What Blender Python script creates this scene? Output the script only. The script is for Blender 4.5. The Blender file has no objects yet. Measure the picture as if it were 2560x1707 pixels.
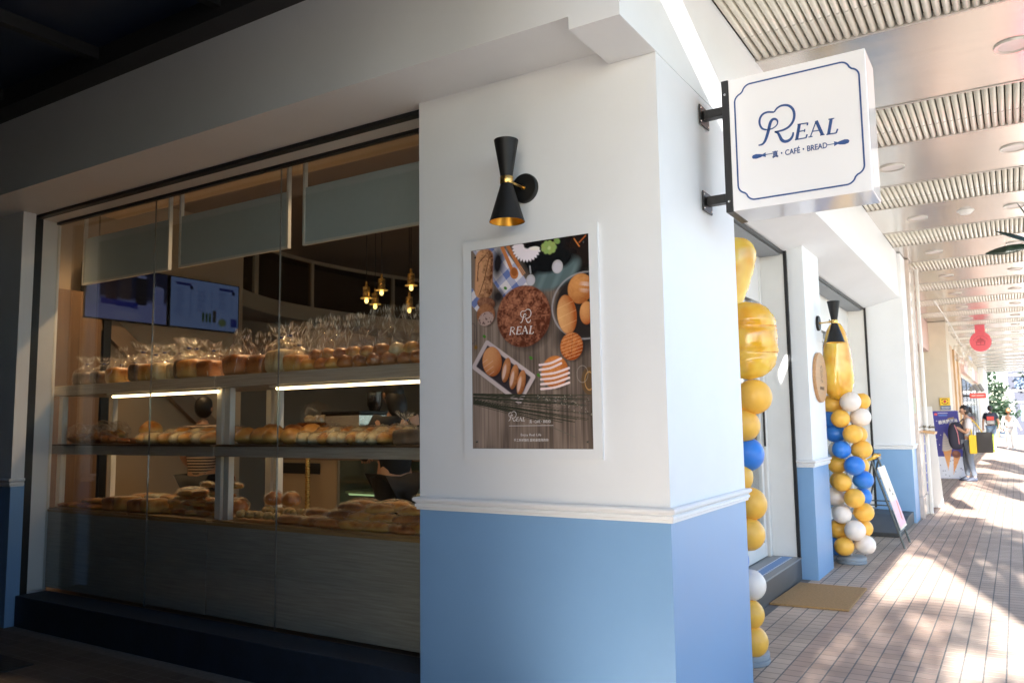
import bpy, bmesh, math, random
import numpy as np
from mathutils import Vector, Matrix

random.seed(7)
R = math.radians
PI = math.pi
scene = bpy.context.scene
COL = scene.collection

# ------------------------------------------------------------------ camera
CAM_YAW, CAM_PITCH, CAM_ROLL = R(31.956), R(5.778), R(-0.8074)
CAM_LOC = Vector((1.256, -3.253, 1.4))
cd = bpy.data.cameras.new('camera')
cd.sensor_width = 36.0
cd.lens = 36.0 * 2005.5 / 2560
cd.clip_start = 0.05
cd.clip_end = 600
cd.dof.use_dof = True
cd.dof.focus_distance = 3.9
cd.dof.aperture_fstop = 6.3
cam = bpy.data.objects.new('camera', cd)
COL.objects.link(cam)
_f = Vector((-math.sin(CAM_YAW) * math.cos(CAM_PITCH), math.cos(CAM_YAW) * math.cos(CAM_PITCH), math.sin(CAM_PITCH)))
_r0 = Vector((math.cos(CAM_YAW), math.sin(CAM_YAW), 0))
_u0 = _r0.cross(_f)
_r = math.cos(CAM_ROLL) * _r0 + math.sin(CAM_ROLL) * _u0
_u = -math.sin(CAM_ROLL) * _r0 + math.cos(CAM_ROLL) * _u0
cam.matrix_world = Matrix(((_r.x, _u.x, -_f.x, CAM_LOC.x), (_r.y, _u.y, -_f.y, CAM_LOC.y), (_r.z, _u.z, -_f.z, CAM_LOC.z), (0, 0, 0, 1)))
scene.camera = cam

# ------------------------------------------------------------------ light
SUN_ELEV = R(21)
SUN_TO = Vector((0.171, -0.985, 0)).normalized()          # horizontal direction towards the sun (behind the camera)
world = bpy.data.worlds.new('World')
scene.world = world
world.use_nodes = True
wn = world.node_tree
sky = wn.nodes.new('ShaderNodeTexSky')
sky.sky_type = 'NISHITA'
sky.sun_disc = False
sky.dust_density = 0.6
sky.ozone_density = 2.5
sky.sun_elevation = SUN_ELEV
sky.sun_rotation = math.atan2(SUN_TO.x, SUN_TO.y)
bg = wn.nodes['Background']
bg.inputs['Strength'].default_value = 0.085
wn.links.new(sky.outputs[0], bg.inputs['Color'])
sl = bpy.data.lights.new('sun', 'SUN')
sl.energy = 5.0
sl.angle = R(0.53)
sl.color = (1.0, 0.97, 0.93)
sun = bpy.data.objects.new('sun', sl)
COL.objects.link(sun)
sun_to = Vector((SUN_TO.x * math.cos(SUN_ELEV), SUN_TO.y * math.cos(SUN_ELEV), math.sin(SUN_ELEV)))
sun.rotation_euler = sun_to.to_track_quat('Z', 'Y').to_euler()
sun.location = (20, -60, 40)
vs = scene.view_settings
vs.view_transform = 'Standard'
vs.look = 'None'
vs.gamma = 1.0
vs.use_curve_mapping = False
EXPO = 2.76
vs.exposure = EXPO
EK = 1.0 / 2 ** EXPO                                      # turns a wanted picture brightness into scene brightness
scene.cycles.use_denoising = True
scene.cycles.max_bounces = 10
scene.cycles.diffuse_bounces = 5
scene.cycles.transparent_max_bounces = 24
scene.cycles.sample_clamp_indirect = 6.0
scene.cycles.blur_glossy = 0.5

# ------------------------------------------------------------------ helpers
class MB:
    """collects shapes given in world coordinates; build() links them as ONE mesh object"""
    def __init__(s):
        s.v = []
        s.f = []
    def add(s, vs, fs):
        o = len(s.v)
        s.v += [tuple(p) for p in vs]
        s.f += [tuple(i + o for i in f) for f in fs]
        return s
    def box(s, x0, x1, y0, y1, z0, z1):
        return s.add([(x0, y0, z0), (x1, y0, z0), (x1, y1, z0), (x0, y1, z0), (x0, y0, z1), (x1, y0, z1), (x1, y1, z1), (x0, y1, z1)],
                     [(0, 3, 2, 1), (4, 5, 6, 7), (0, 1, 5, 4), (1, 2, 6, 5), (2, 3, 7, 6), (3, 0, 4, 7)])
    def obox(s, c, ax, ay, az):
        """box by centre and three half vectors"""
        c, ax, ay, az = Vector(c), Vector(ax), Vector(ay), Vector(az)
        vs = [c + ax * i + ay * j + az * k for k in (-1, 1) for j, i in ((-1, -1), (-1, 1), (1, 1), (1, -1))]
        return s.add(vs, [(0, 3, 2, 1), (4, 5, 6, 7), (0, 1, 5, 4), (1, 2, 6, 5), (2, 3, 7, 6), (3, 0, 4, 7)])
    def loft(s, rings, cap0=True, cap1=True, closed=True):
        n = len(rings[0])
        vs = [p for r in rings for p in r]
        fs = []
        for k in range(len(rings) - 1):
            for i in range(n if closed else n - 1):
                j = (i + 1) % n
                fs.append((k * n + i, k * n + j, (k + 1) * n + j, (k + 1) * n + i))
        if closed and cap0:
            fs.append(tuple(reversed(range(n))))
        if closed and cap1:
            fs.append(tuple((len(rings) - 1) * n + i for i in range(n)))
        return s.add(vs, fs)
    def tube(s, pts, r, seg=8, caps=True):
        pts = [Vector(p) for p in pts]
        rings = []
        for i, p in enumerate(pts):
            t = (pts[min(i + 1, len(pts) - 1)] - pts[max(i - 1, 0)]).normalized()
            a = t.orthogonal().normalized() if i == 0 else (pa - t * pa.dot(t)).normalized()
            pa = a
            b = t.cross(a)
            rr = r[i] if isinstance(r, (list, tuple)) else r
            rings.append([p + (a * math.cos(2 * PI * k / seg) + b * math.sin(2 * PI * k / seg)) * rr for k in range(seg)])
        return s.loft(rings, caps, caps)
    def lathe(s, prof, c=(0, 0, 0), axis='Z', seg=24, caps=True):
        """prof = [(radius, height)]"""
        rings = []
        for r, h in prof:
            ring = []
            for k in range(seg):
                a = 2 * PI * k / seg
                u, w = r * math.cos(a), r * math.sin(a)
                p = {'Z': (u, w, h), 'Y': (w, h, u), 'X': (h, u, w)}[axis]
                ring.append((p[0] + c[0], p[1] + c[1], p[2] + c[2]))
            rings.append(ring)
        return s.loft(rings, caps, caps)
    def ball(s, c, rx, ry=None, rz=None, seg=16, rings=10, tweak=None):
        ry = ry or rx
        rz = rz or rx
        R_ = []
        for j in range(rings + 1):
            t = PI * j / rings
            ring = []
            for k in range(seg):
                a = 2 * PI * k / seg
                d = Vector((math.sin(t) * math.cos(a), math.sin(t) * math.sin(a), -math.cos(t)))
                if tweak:
                    d = tweak(d)
                ring.append((c[0] + d.x * rx, c[1] + d.y * ry, c[2] + d.z * rz))
            R_.append(ring)
        return s.loft(R_, False, False)
    def prism(s, poly, fn, d0, d1):
        """polygon [(u,v)], fn(u,v,d) -> world point"""
        n = len(poly)
        return s.add([fn(u, v, d0) for u, v in poly] + [fn(u, v, d1) for u, v in poly],
                     [tuple(reversed(range(n))), tuple(range(n, 2 * n))] + [(i, (i + 1) % n, n + (i + 1) % n, n + i) for i in range(n)])
    def ribbon(s, pts, w, fn, d, closed=False):
        """flat painted line: pts [(u,v)], width w or list"""
        n = len(pts)
        L_ = []
        for i in range(n):
            a = pts[(i - 1) % n] if (i or closed) else pts[0]
            b = pts[(i + 1) % n] if (i < n - 1 or closed) else pts[-1]
            tx, ty = b[0] - a[0], b[1] - a[1]
            l = math.hypot(tx, ty) or 1
            ww = (w[i] if isinstance(w, (list, tuple)) else w) / 2
            nx, ny = -ty / l * ww, tx / l * ww
            L_.append(((pts[i][0] + nx, pts[i][1] + ny), (pts[i][0] - nx, pts[i][1] - ny)))
        vs = [fn(*q, d) for p in L_ for q in p]
        return s.add(vs, [(2 * i, 2 * ((i + 1) % n), 2 * ((i + 1) % n) + 1, 2 * i + 1) for i in range(n if closed else n - 1)])
    def mesh(s, name, org=(0, 0, 0)):
        me = bpy.data.meshes.new(name)
        me.from_pydata([(p[0] - org[0], p[1] - org[1], p[2] - org[2]) for p in s.v], [], s.f)
        bm = bmesh.new()
        bm.from_mesh(me)
        bmesh.ops.recalc_face_normals(bm, faces=bm.faces)
        bm.to_mesh(me)
        bm.free()
        return me
    def build(s, name, mat, parent=None, smooth=False, bevel=0, loc=None):
        root = parent
        while root is not None and root.parent is not None:
            root = root.parent
        org = Vector(root.location) if root is not None else Vector(loc or (0, 0, 0))
        me = s.mesh(name, org)
        return finish(name, me, mat, parent, smooth, bevel, org)

def finish(name, me, mat, parent=None, smooth=False, bevel=0, org=(0, 0, 0)):
    o = bpy.data.objects.new(name, me)
    COL.objects.link(o)
    for m in (mat if isinstance(mat, (list, tuple)) else [mat]):
        me.materials.append(m)
    if parent is not None:
        o.parent = parent
    else:
        o.location = org
    if smooth:
        me.polygons.foreach_set('use_smooth', [True] * len(me.polygons))
        if smooth != 'all':
            mod = o.modifiers.new('smooth_edges', 'EDGE_SPLIT')
            mod.split_angle = R(40)
    if bevel:
        b = o.modifiers.new('bevel', 'BEVEL')
        b.width = bevel
        b.segments = 2
        b.limit_method = 'ANGLE'
        b.angle_limit = R(40)
    return o

def tag(o, label=None, cat=None, group=None, kind=None):
    if label:
        o['label'] = label
    if cat:
        o['category'] = cat
    if group:
        o['group'] = group
    if kind:
        o['kind'] = kind
    return o

def thing(name, label, cat, loc, group=None):
    o = bpy.data.objects.new(name, None)
    o.empty_display_size = 0.1
    COL.objects.link(o)
    o.location = loc
    return tag(o, label, cat, group)

def structure(o):
    o['kind'] = 'structure'
    return o

def B(name, mat, parent, *b, bevel=0, **k):
    """one box part"""
    return MB().box(*b).build(name, mat, parent, bevel=bevel, **k)

def copy_tree(o, parent=None):
    c = o.copy()
    COL.objects.link(c)
    c.parent = parent
    for ch in list(o.children):
        copy_tree(ch, c)
    return c

def spline(pts, n=8, closed=False):
    """Catmull-Rom through 2-D or 3-D points"""
    P = [np.array(p, float) for p in pts]
    out = []
    N = len(P)
    for i in range(N if closed else N - 1):
        p0 = P[(i - 1) % N] if (i or closed) else P[0]
        p1, p2 = P[i], P[(i + 1) % N]
        p3 = P[(i + 2) % N] if (i < N - 2 or closed) else P[-1]
        for k in range(n):
            t = k / n
            out.append(tuple(0.5 * ((2 * p1) + (-p0 + p2) * t + (2 * p0 - 5 * p1 + 4 * p2 - p3) * t * t + (-p0 + 3 * p1 - 3 * p2 + p3) * t ** 3)))
    if not closed:
        out.append(tuple(P[-1]))
    return out

def text(name, body, size, mat, parent, mtx, align='CENTER', extrude=0.0006, shear=0, space=1.0, bold=0.0, xscale=1.0):
    c = bpy.data.curves.new(name, 'FONT')
    c.body = body
    c.size = size
    c.align_x = align
    c.extrude = extrude
    c.shear = shear
    c.space_character = space
    c.offset = bold
    c.resolution_u = 3
    t = bpy.data.objects.new(name, c)
    COL.objects.link(t)
    dg = bpy.context.evaluated_depsgraph_get()
    me = bpy.data.meshes.new_from_object(t.evaluated_get(dg))
    bpy.data.objects.remove(t)
    root = parent
    while root.parent is not None:
        root = root.parent
    me.transform(Matrix.Translation(-Vector(root.location)) @ mtx @ Matrix.Diagonal((xscale, 1, 1, 1)))
    me.materials.clear()
    return finish(name, me, mat, parent)

def frame_mtx(o, u, v):
    u, v = Vector(u).normalized(), Vector(v).normalized()
    n = u.cross(v)
    return Matrix(((u.x, v.x, n.x, o[0]), (u.y, v.y, n.y, o[1]), (u.z, v.z, n.z, o[2]), (0, 0, 0, 1)))

# ------------------------------------------------------------------ materials
MATS = {}
def new_mat(name):
    m = bpy.data.materials.new(name)
    m.use_nodes = True
    return m, m.node_tree, m.node_tree.nodes['Principled BSDF']

def mat(name, col, rough=0.5, metal=0.0, var=0.08, scale=6.0, stretch=(1, 1, 1), bump=0.0, bscale=None, spec=0.5, sss=0.0, coat=0.0, emit=None, estr=0.0, rvar=0.1, alpha=1.0, sheen=0.0):
    m, nt, p = new_mat(name)
    N, Lk = nt.nodes, nt.links
    tc = N.new('ShaderNodeTexCoord')
    mp = N.new('ShaderNodeMapping')
    mp.inputs['Scale'].default_value = stretch
    Lk.new(tc.outputs['Object'], mp.inputs['Vector'])
    nz = N.new('ShaderNodeTexNoise')
    nz.inputs['Scale'].default_value = scale
    nz.inputs['Detail'].default_value = 6
    nz.inputs['Roughness'].default_value = 0.6
    Lk.new(mp.outputs[0], nz.inputs['Vector'])
    cr = N.new('ShaderNodeValToRGB')
    cr.color_ramp.elements[0].position = 0.3
    cr.color_ramp.elements[1].position = 0.7
    c = Vector(col)
    cr.color_ramp.elements[0].color = (*(c * (1 - var)), 1)
    cr.color_ramp.elements[1].color = (*[min(1, x) for x in c * (1 + var)], 1)
    Lk.new(nz.outputs['Fac'], cr.inputs['Fac'])
    Lk.new(cr.outputs['Color'], p.inputs['Base Color'])
    p.inputs['Metallic'].default_value = metal
    p.inputs['Specular IOR Level'].default_value = spec
    if rvar:
        mr = N.new('ShaderNodeMapRange')
        mr.inputs['To Min'].default_value = max(0.02, rough - rvar)
        mr.inputs['To Max'].default_value = min(1, rough + rvar)
        Lk.new(nz.outputs['Fac'], mr.inputs['Value'])
        Lk.new(mr.outputs[0], p.inputs['Roughness'])
    else:
        p.inputs['Roughness'].default_value = rough
    if bump:
        n2 = N.new('ShaderNodeTexNoise')
        n2.inputs['Scale'].default_value = bscale or scale * 6
        n2.inputs['Detail'].default_value = 4
        Lk.new(mp.outputs[0], n2.inputs['Vector'])
        b = N.new('ShaderNodeBump')
        b.inputs['Strength'].default_value = bump
        b.inputs['Distance'].default_value = 0.01
        Lk.new(n2.outputs['Fac'], b.inputs['Height'])
        Lk.new(b.outputs[0], p.inputs['Normal'])
    if sss:
        p.inputs['Subsurface Weight'].default_value = sss
        p.inputs['Subsurface Radius'].default_value = (0.03, 0.02, 0.01)
        p.inputs['Subsurface Scale'].default_value = 0.5
    if coat:
        p.inputs['Coat Weight'].default_value = coat
        p.inputs['Coat Roughness'].default_value = 0.08
    if sheen:
        p.inputs['Sheen Weight'].default_value = sheen
    if emit:
        p.inputs['Emission Color'].default_value = (*emit, 1)
        p.inputs['Emission Strength'].default_value = estr
    MATS[name] = m
    return m

def emission(name, col, strength):
    m = bpy.data.materials.new(name)
    m.use_nodes = True
    nt = m.node_tree
    nt.nodes.clear()
    e = nt.nodes.new('ShaderNodeEmission')
    e.inputs['Color'].default_value = (*col, 1)
    e.inputs['Strength'].default_value = strength
    o = nt.nodes.new('ShaderNodeOutputMaterial')
    nt.links.new(e.outputs[0], o.inputs['Surface'])
    return m

def clear_mat(name, tint=(1, 1, 1), base=0.04, rough=0.02, haze=0.0, hazecol=(0.8, 0.8, 0.8), bump=0.0, bscale=30, power=5.0, gloss=(1, 1, 1)):
    """thin clear sheet: see-through with a mirror reflection that grows at grazing angles"""
    m = bpy.data.materials.new(name)
    m.use_nodes = True
    nt = m.node_tree
    N, Lk = nt.nodes, nt.links
    N.clear()
    lw = N.new('ShaderNodeLayerWeight')
    lw.inputs['Blend'].default_value = 0.5
    pw = N.new('ShaderNodeMath'); pw.operation = 'POWER'
    pw.inputs[1].default_value = power
    Lk.new(lw.outputs['Facing'], pw.inputs[0])
    ml = N.new('ShaderNodeMath'); ml.operation = 'MULTIPLY_ADD'
    ml.inputs[1].default_value = 1 - base
    ml.inputs[2].default_value = base
    Lk.new(pw.outputs[0], ml.inputs[0])
    tr = N.new('ShaderNodeBsdfTransparent')
    tr.inputs['Color'].default_value = (*tint, 1)
    gl = N.new('ShaderNodeBsdfGlossy')
    gl.inputs['Roughness'].default_value = rough
    gl.inputs['Color'].default_value = (*gloss, 1)
    mx = N.new('ShaderNodeMixShader')
    Lk.new(ml.outputs[0], mx.inputs[0])
    Lk.new(tr.outputs[0], mx.inputs[1])
    Lk.new(gl.outputs[0], mx.inputs[2])
    last = mx
    if haze:
        df = N.new('ShaderNodeBsdfDiffuse')
        df.inputs['Color'].default_value = (*hazecol, 1)
        m2 = N.new('ShaderNodeMixShader')
        m2.inputs[0].default_value = haze
        Lk.new(mx.outputs[0], m2.inputs[1])
        Lk.new(df.outputs[0], m2.inputs[2])
        last = m2
    if bump:
        nz = N.new('ShaderNodeTexNoise')
        nz.inputs['Scale'].default_value = bscale
        tc = N.new('ShaderNodeTexCoord')
        Lk.new(tc.outputs['Object'], nz.inputs['Vector'])
        b = N.new('ShaderNodeBump')
        b.inputs['Strength'].default_value = bump
        b.inputs['Distance'].default_value = 0.02
        Lk.new(nz.outputs['Fac'], b.inputs['Height'])
        Lk.new(b.outputs[0], gl.inputs['Normal'])
    o = N.new('ShaderNodeOutputMaterial')
    Lk.new(last.outputs[0], o.inputs['Surface'])
    return m

def print_mat(name, rough=0.25, emit=0.0, dull=0.0):
    """flat print: colour comes with the sheet"""
    m, nt, p = new_mat(name)
    a = nt.nodes.new('ShaderNodeAttribute')
    a.attribute_name = 'print'
    if emit:
        nt.links.new(a.outputs['Color'], p.inputs['Emission Color'])
        p.inputs['Emission Strength'].default_value = emit
        p.inputs['Base Color'].default_value = (0.01, 0.01, 0.012, 1)
    else:
        nt.links.new(a.outputs['Color'], p.inputs['Base Color'])
    p.inputs['Roughness'].default_value = rough
    return m

def print_sheet(name, img, o, u, v, mat_, parent):
    """img: H x W x 3 linear; o = top-left corner, u/v full edge vectors (v downwards)"""
    H, W, _ = img.shape
    root = parent
    while root.parent is not None:
        root = root.parent
    o = np.array(o) - np.array(root.location)
    uu, vv = np.meshgrid(np.linspace(0, 1, W), np.linspace(0, 1, H))
    co = o + uu[..., None] * np.array(u) + vv[..., None] * np.array(v)
    idx = np.arange(H * W).reshape(H, W)
    f = np.stack([idx[:-1, :-1], idx[1:, :-1], idx[1:, 1:], idx[:-1, 1:]], -1).reshape(-1, 4)
    me = bpy.data.meshes.new(name)
    me.vertices.add(H * W)
    me.vertices.foreach_set('co', co.reshape(-1).astype(np.float32))
    me.loops.add(f.size)
    me.loops.foreach_set('vertex_index', f.reshape(-1).astype(np.int32))
    me.polygons.add(len(f))
    me.polygons.foreach_set('loop_start', np.arange(0, f.size, 4, dtype=np.int32))
    me.update(calc_edges=True)
    at = me.attributes.new('print', 'FLOAT_COLOR', 'POINT')
    at.data.foreach_set('color', np.concatenate([img, np.ones((H, W, 1))], -1).reshape(-1).astype(np.float32))
    return finish(name, me, mat_, parent)

def s2l(c):
    """sRGB 0-255 -> linear"""
    return tuple(((x / 255 + 0.055) / 1.055) ** 2.4 if x > 10 else x / 255 / 12.92 for x in c)

# ------------------------------------------------------------------ shared materials
WHITE = mat('white_wall_paint', (0.765, 0.785, 0.80), 0.5, var=0.03, scale=1.7, bump=0.05, bscale=28)
BLUE = mat('blue_wainscot_paint', (0.21, 0.385, 0.63), 0.36, var=0.025, scale=2.2, bump=0.006, bscale=60, spec=0.6)
RAILW = mat('rail_white_gloss', (0.79, 0.80, 0.81), 0.4, var=0.01)
BLACK = mat('black_metal', (0.012, 0.012, 0.013), 0.42, var=0.2, scale=30, bump=0.02, bscale=200)
BLACKS = mat('black_satin_lamp', (0.010, 0.010, 0.010), 0.5, var=0.15, scale=40, bump=0.03, bscale=300, spec=0.35)
BRASS = mat('brushed_brass', (0.72, 0.47, 0.16), 0.28, metal=1.0, var=0.08, scale=20, stretch=(1, 1, 8))
GOLD = mat('gold_inside', (0.85, 0.45, 0.06), 0.35, metal=0.85, var=0.05)
SILL = mat('painted_concrete_sill', (0.022, 0.032, 0.052), 0.6, var=0.25, scale=7, bump=0.2, bscale=60)
LAMWOOD = mat('grey_laminate_wood', (0.45, 0.405, 0.355), 0.45, var=0.2, scale=3, stretch=(1.2, 1, 28), bump=0.04, bscale=30)
TRAYWOOD = mat('oak_tray', (0.45, 0.27, 0.12), 0.45, var=0.18, scale=4, stretch=(1, 14, 4))
BROWNWOOD = mat('brown_wall_wood', (0.17, 0.095, 0.045), 0.5, var=0.2, scale=3, stretch=(8, 8, 0.6))
CREAM = mat('cream_interior_paint', (0.42, 0.32, 0.215), 0.6, var=0.03, scale=2)
TAUPE = mat('taupe_interior_paint', (0.22, 0.155, 0.105), 0.6, var=0.05, scale=2)
INFLOOR = mat('shop_floor_tile', (0.16, 0.12, 0.09), 0.35, var=0.1, scale=4)
WHITEM = mat('white_powder_coat', (0.72, 0.71, 0.68), 0.4, var=0.02)
DARKSTONE = mat('dark_step_stone', (0.085, 0.08, 0.08), 0.45, var=0.2, scale=25, bump=0.06, bscale=150)
STEPTOP = mat('grey_step_top', (0.22, 0.225, 0.23), 0.4, var=0.1, scale=20)
MATFIB = mat('coir_mat', (0.40, 0.24, 0.10), 0.95, var=0.18, scale=60, bump=0.6, bscale=260)
GLASS = clear_mat('window_glass', (0.93, 0.95, 0.94), base=0.05, rough=0.004, haze=0.002)
DOORGLASS = clear_mat('door_glass', (0.88, 0.92, 0.92), base=0.09, rough=0.01, haze=0.03)
NAVYPRINT = mat('navy_vinyl', (0.025, 0.075, 0.24), 0.4, var=0.03)
WHITEPRINT = mat('white_vinyl', (0.82, 0.82, 0.80), 0.5, var=0.02)
ACRYL = mat('white_acrylic', (0.84, 0.83, 0.84), 0.08, var=0.006, scale=1.5, rvar=0.02, coat=0.6)
METALP = mat('satin_ceiling_panel', (0.63, 0.59, 0.54), 0.2, metal=0.7, var=0.05, scale=1.5, stretch=(1, 8, 1), bump=0.012, bscale=3, rvar=0.07)
SLATM = mat('louvre_slat', (0.74, 0.70, 0.60), 0.3, metal=0.15, var=0.05, scale=10, rvar=0.08)
TRIM = mat('ceiling_trim', (0.55, 0.51, 0.46), 0.35, metal=0.5, var=0.04)
CAVITY = mat('ceiling_cavity', (0.12, 0.115, 0.10), 0.8)
GROUT = mat('grout', (0.17, 0.16, 0.15), 0.9, var=0.2, scale=30, bump=0.2, bscale=200)

def wear(m, amount=0.35, tone=0.72):
    """sparse specks, scuffs and roller unevenness on painted walls"""
    nt = m.node_tree
    N, Lk = nt.nodes, nt.links
    p = N['Principled BSDF']
    src = p.inputs['Base Color'].links[0].from_socket
    geo = N.new('ShaderNodeNewGeometry')
    acc = None
    for sc, st, lo, hi in ((9, (1, 1, 1), 0.70, 0.78), (34, (1, 1, 1), 0.735, 0.77), (5, (6, 6, 0.5), 0.66, 0.82), (14, (0.5, 0.5, 5), 0.72, 0.80)):
        mp = N.new('ShaderNodeMapping')
        mp.inputs['Scale'].default_value = st
        Lk.new(geo.outputs['Position'], mp.inputs['Vector'])
        nz = N.new('ShaderNodeTexNoise')
        nz.inputs['Scale'].default_value = sc
        nz.inputs['Detail'].default_value = 5
        nz.inputs['Roughness'].default_value = 0.7
        Lk.new(mp.outputs[0], nz.inputs['Vector'])
        mr = N.new('ShaderNodeMapRange')
        mr.inputs['From Min'].default_value = lo
        mr.inputs['From Max'].default_value = hi
        Lk.new(nz.outputs['Fac'], mr.inputs['Value'])
        if acc is None:
            acc = mr.outputs[0]
        else:
            mxm = N.new('ShaderNodeMath'); mxm.operation = 'MAXIMUM'
            Lk.new(acc, mxm.inputs[0]); Lk.new(mr.outputs[0], mxm.inputs[1])
            acc = mxm.outputs[0]
    ml = N.new('ShaderNodeMath'); ml.operation = 'MULTIPLY'
    ml.inputs[1].default_value = amount
    Lk.new(acc, ml.inputs[0])
    mx = N.new('ShaderNodeMix')
    mx.data_type = 'RGBA'
    mx.blend_type = 'MULTIPLY'
    Lk.new(ml.outputs[0], mx.inputs['Factor'])
    Lk.new(src, mx.inputs['A'])
    mx.inputs['B'].default_value = (tone, tone * 0.98, tone * 0.94, 1)
    Lk.new(mx.outputs['Result'], p.inputs['Base Color'])
wear(WHITE, 0.5, 0.78)
wear(BLUE, 0.3, 0.8)
wear(SILL, 1.0, 2.2)

def tile_mat(name, cols, island):
    m, nt, p = new_mat(name)
    N, Lk = nt.nodes, nt.links
    src = N.new('ShaderNodeNewGeometry').outputs['Random Per Island'] if island else N.new('ShaderNodeObjectInfo').outputs['Random']
    cr = N.new('ShaderNodeValToRGB')
    while len(cr.color_ramp.elements) < len(cols):
        cr.color_ramp.elements.new(0.5)
    for i, c in enumerate(cols):
        cr.color_ramp.elements[i].position = i / (len(cols) - 1)
        cr.color_ramp.elements[i].color = (*c, 1)
    Lk.new(src, cr.inputs['Fac'])
    tc = N.new('ShaderNodeTexCoord')
    nz = N.new('ShaderNodeTexNoise')
    nz.inputs['Scale'].default_value = 2.3
    nz.inputs['Detail'].default_value = 8
    geo = N.new('ShaderNodeNewGeometry')
    Lk.new(geo.outputs['Position'], nz.inputs['Vector'])
    mr = N.new('ShaderNodeMapRange')
    mr.inputs['From Min'].default_value = 0.3
    mr.inputs['From Max'].default_value = 0.7
    mr.inputs['To Min'].default_value = 0.78
    mr.inputs['To Max'].default_value = 1.15
    Lk.new(nz.outputs['Fac'], mr.inputs['Value'])
    mx = N.new('ShaderNodeMix')
    mx.data_type = 'RGBA'
    mx.blend_type = 'MULTIPLY'
    mx.inputs['Factor'].default_value = 1
    Lk.new(cr.outputs['Color'], mx.inputs['A'])
    Lk.new(mr.outputs[0], mx.inputs['B'])
    Lk.new(mx.outputs['Result'], p.inputs['Base Color'])
    n2 = N.new('ShaderNodeTexNoise')
    n2.inputs['Scale'].default_value = 160
    Lk.new(geo.outputs['Position'], n2.inputs['Vector'])
    b = N.new('ShaderNodeBump')
    b.inputs['Strength'].default_value = 0.25
    b.inputs['Distance'].default_value = 0.002
    Lk.new(n2.outputs['Fac'], b.inputs['Height'])
    Lk.new(b.outputs[0], p.inputs['Normal'])
    p.inputs['Roughness'].default_value = 0.62
    p.inputs['Specular IOR Level'].default_value = 0.35
    return m
TA = [(0.52, 0.405, 0.316), (0.551, 0.435, 0.339), (0.494, 0.38, 0.293), (0.53, 0.415, 0.326)]
TB = [(0.489, 0.345, 0.265), (0.515, 0.365, 0.284), (0.463, 0.325, 0.246), (0.525, 0.38, 0.298)]
TC = [(0.46, 0.358, 0.284), (0.426, 0.325, 0.26), (0.487, 0.377, 0.302), (0.446, 0.345, 0.272)]
TILE_ONE = [tile_mat('paver_beige', TA, False), tile_mat('paver_red', TB, False), tile_mat('paver_brown', TC, False)]
TILE_MANY = [tile_mat('paver_beige_far', TA, True), tile_mat('paver_red_far', TB, True), tile_mat('paver_brown_far', TC, True)]

# ------------------------------------------------------------------ ground
structure(MB().add([(-300, -300, -0.09), (300, -300, -0.09), (300, 300, -0.09), (-300, 300, -0.09)], [(0, 1, 2, 3)]).build('ground', mat('street_concrete', (0.38, 0.35, 0.31), 0.85, var=0.2, scale=3, bump=0.2, bscale=120)))

def gz(x, y):
    return -0.062 * min(1, max(0, (-0.6 - x) / 1.6)) if y < 0.1 else 0.0

g = MB()
xs = [-14, -2.2, -0.6, 2.3]
for i in range(3):
    a, b = xs[i], xs[i + 1]
    g.add([(a, -16, gz(a, -1) - 0.001), (b, -16, gz(b, -1) - 0.001), (b, 0.09, gz(b, -1) - 0.001), (a, 0.09, gz(a, -1) - 0.001)], [(0, 1, 2, 3)])
g.add([(-2.5, 0.09, -0.001), (2.3, 0.09, -0.001), (2.3, 52, -0.001), (-2.5, 52, -0.001)], [(0, 1, 2, 3)])
PAVE = structure(g.build('pavement', GROUT))
MB().box(2.3, 2.45, -16, 52, -0.09, 0.0).build('kerb', mat('kerb_stone', (0.32, 0.31, 0.29), 0.8, var=0.1, bump=0.2), PAVE, bevel=0.01)

PX, PY = 0.1055, 0.1003
X0 = 0.7027 - 30 * PX
tw, tl = PX - 0.0085, PY - 0.0085
tm = MB().box(0, tw, 0, tl, -0.0009, 0.0)
bmx = bmesh.new()
tmesh = []
for k in range(3):
    me = tm.mesh('tile')
    bm = bmesh.new()
    bm.from_mesh(me)
    bmesh.ops.delete(bm, geom=[f for f in bm.faces if f.normal.z < -0.5], context='FACES')
    bmesh.ops.bevel(bm, geom=[e for e in bm.edges if all(v.co.z > -0.0003 for v in e.verts)], offset=0.0006, segments=1, affect='EDGES')
    bm.to_mesh(me)
    bm.free()
    me.materials.append(TILE_ONE[k])
    tmesh.append(me)
def zone(x, y):
    if 9.75 < y < 10.15 or 20.2 < y < 20.6:
        return 0
    return 0 if x < 0.06 else (1 if x < 0.80 else 2)
cells = []
for j in range(-110, 490):
    y = j * PY + 0.02
    for i in range(0, 46):
        x = X0 + i * PX
        if x > 2.2 or (y > 0.0 and x < -0.45 and y < 9) or x < -2.4:
            continue
        cells.append((x, y))
def seen(x, y):
    d = Vector((x, y, 0)) - CAM_LOC
    z = d.dot(_f)
    if z < 0.2:
        return False
    px, py = d.dot(_r) / z * 2005.5, -d.dot(_u) / z * 2005.5
    hid = x < 0.0 and y < 1.1 or x < -0.43 and y < 5
    return 540 < px < 1300 and -860 < py < 865 and not hid
near = sorted([c for c in cells if c[1] > 1.1 and seen(*c)], key=lambda c: c[1])[:300]
nset = set(near)
for x, y in near:
    o = bpy.data.objects.new('tile', tmesh[zone(x, y)])
    COL.objects.link(o)
    o.parent = PAVE
    o.location = (x, y, random.uniform(-0.0001, 0.0002))
far = [MB(), MB(), MB(), MB()]
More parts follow.
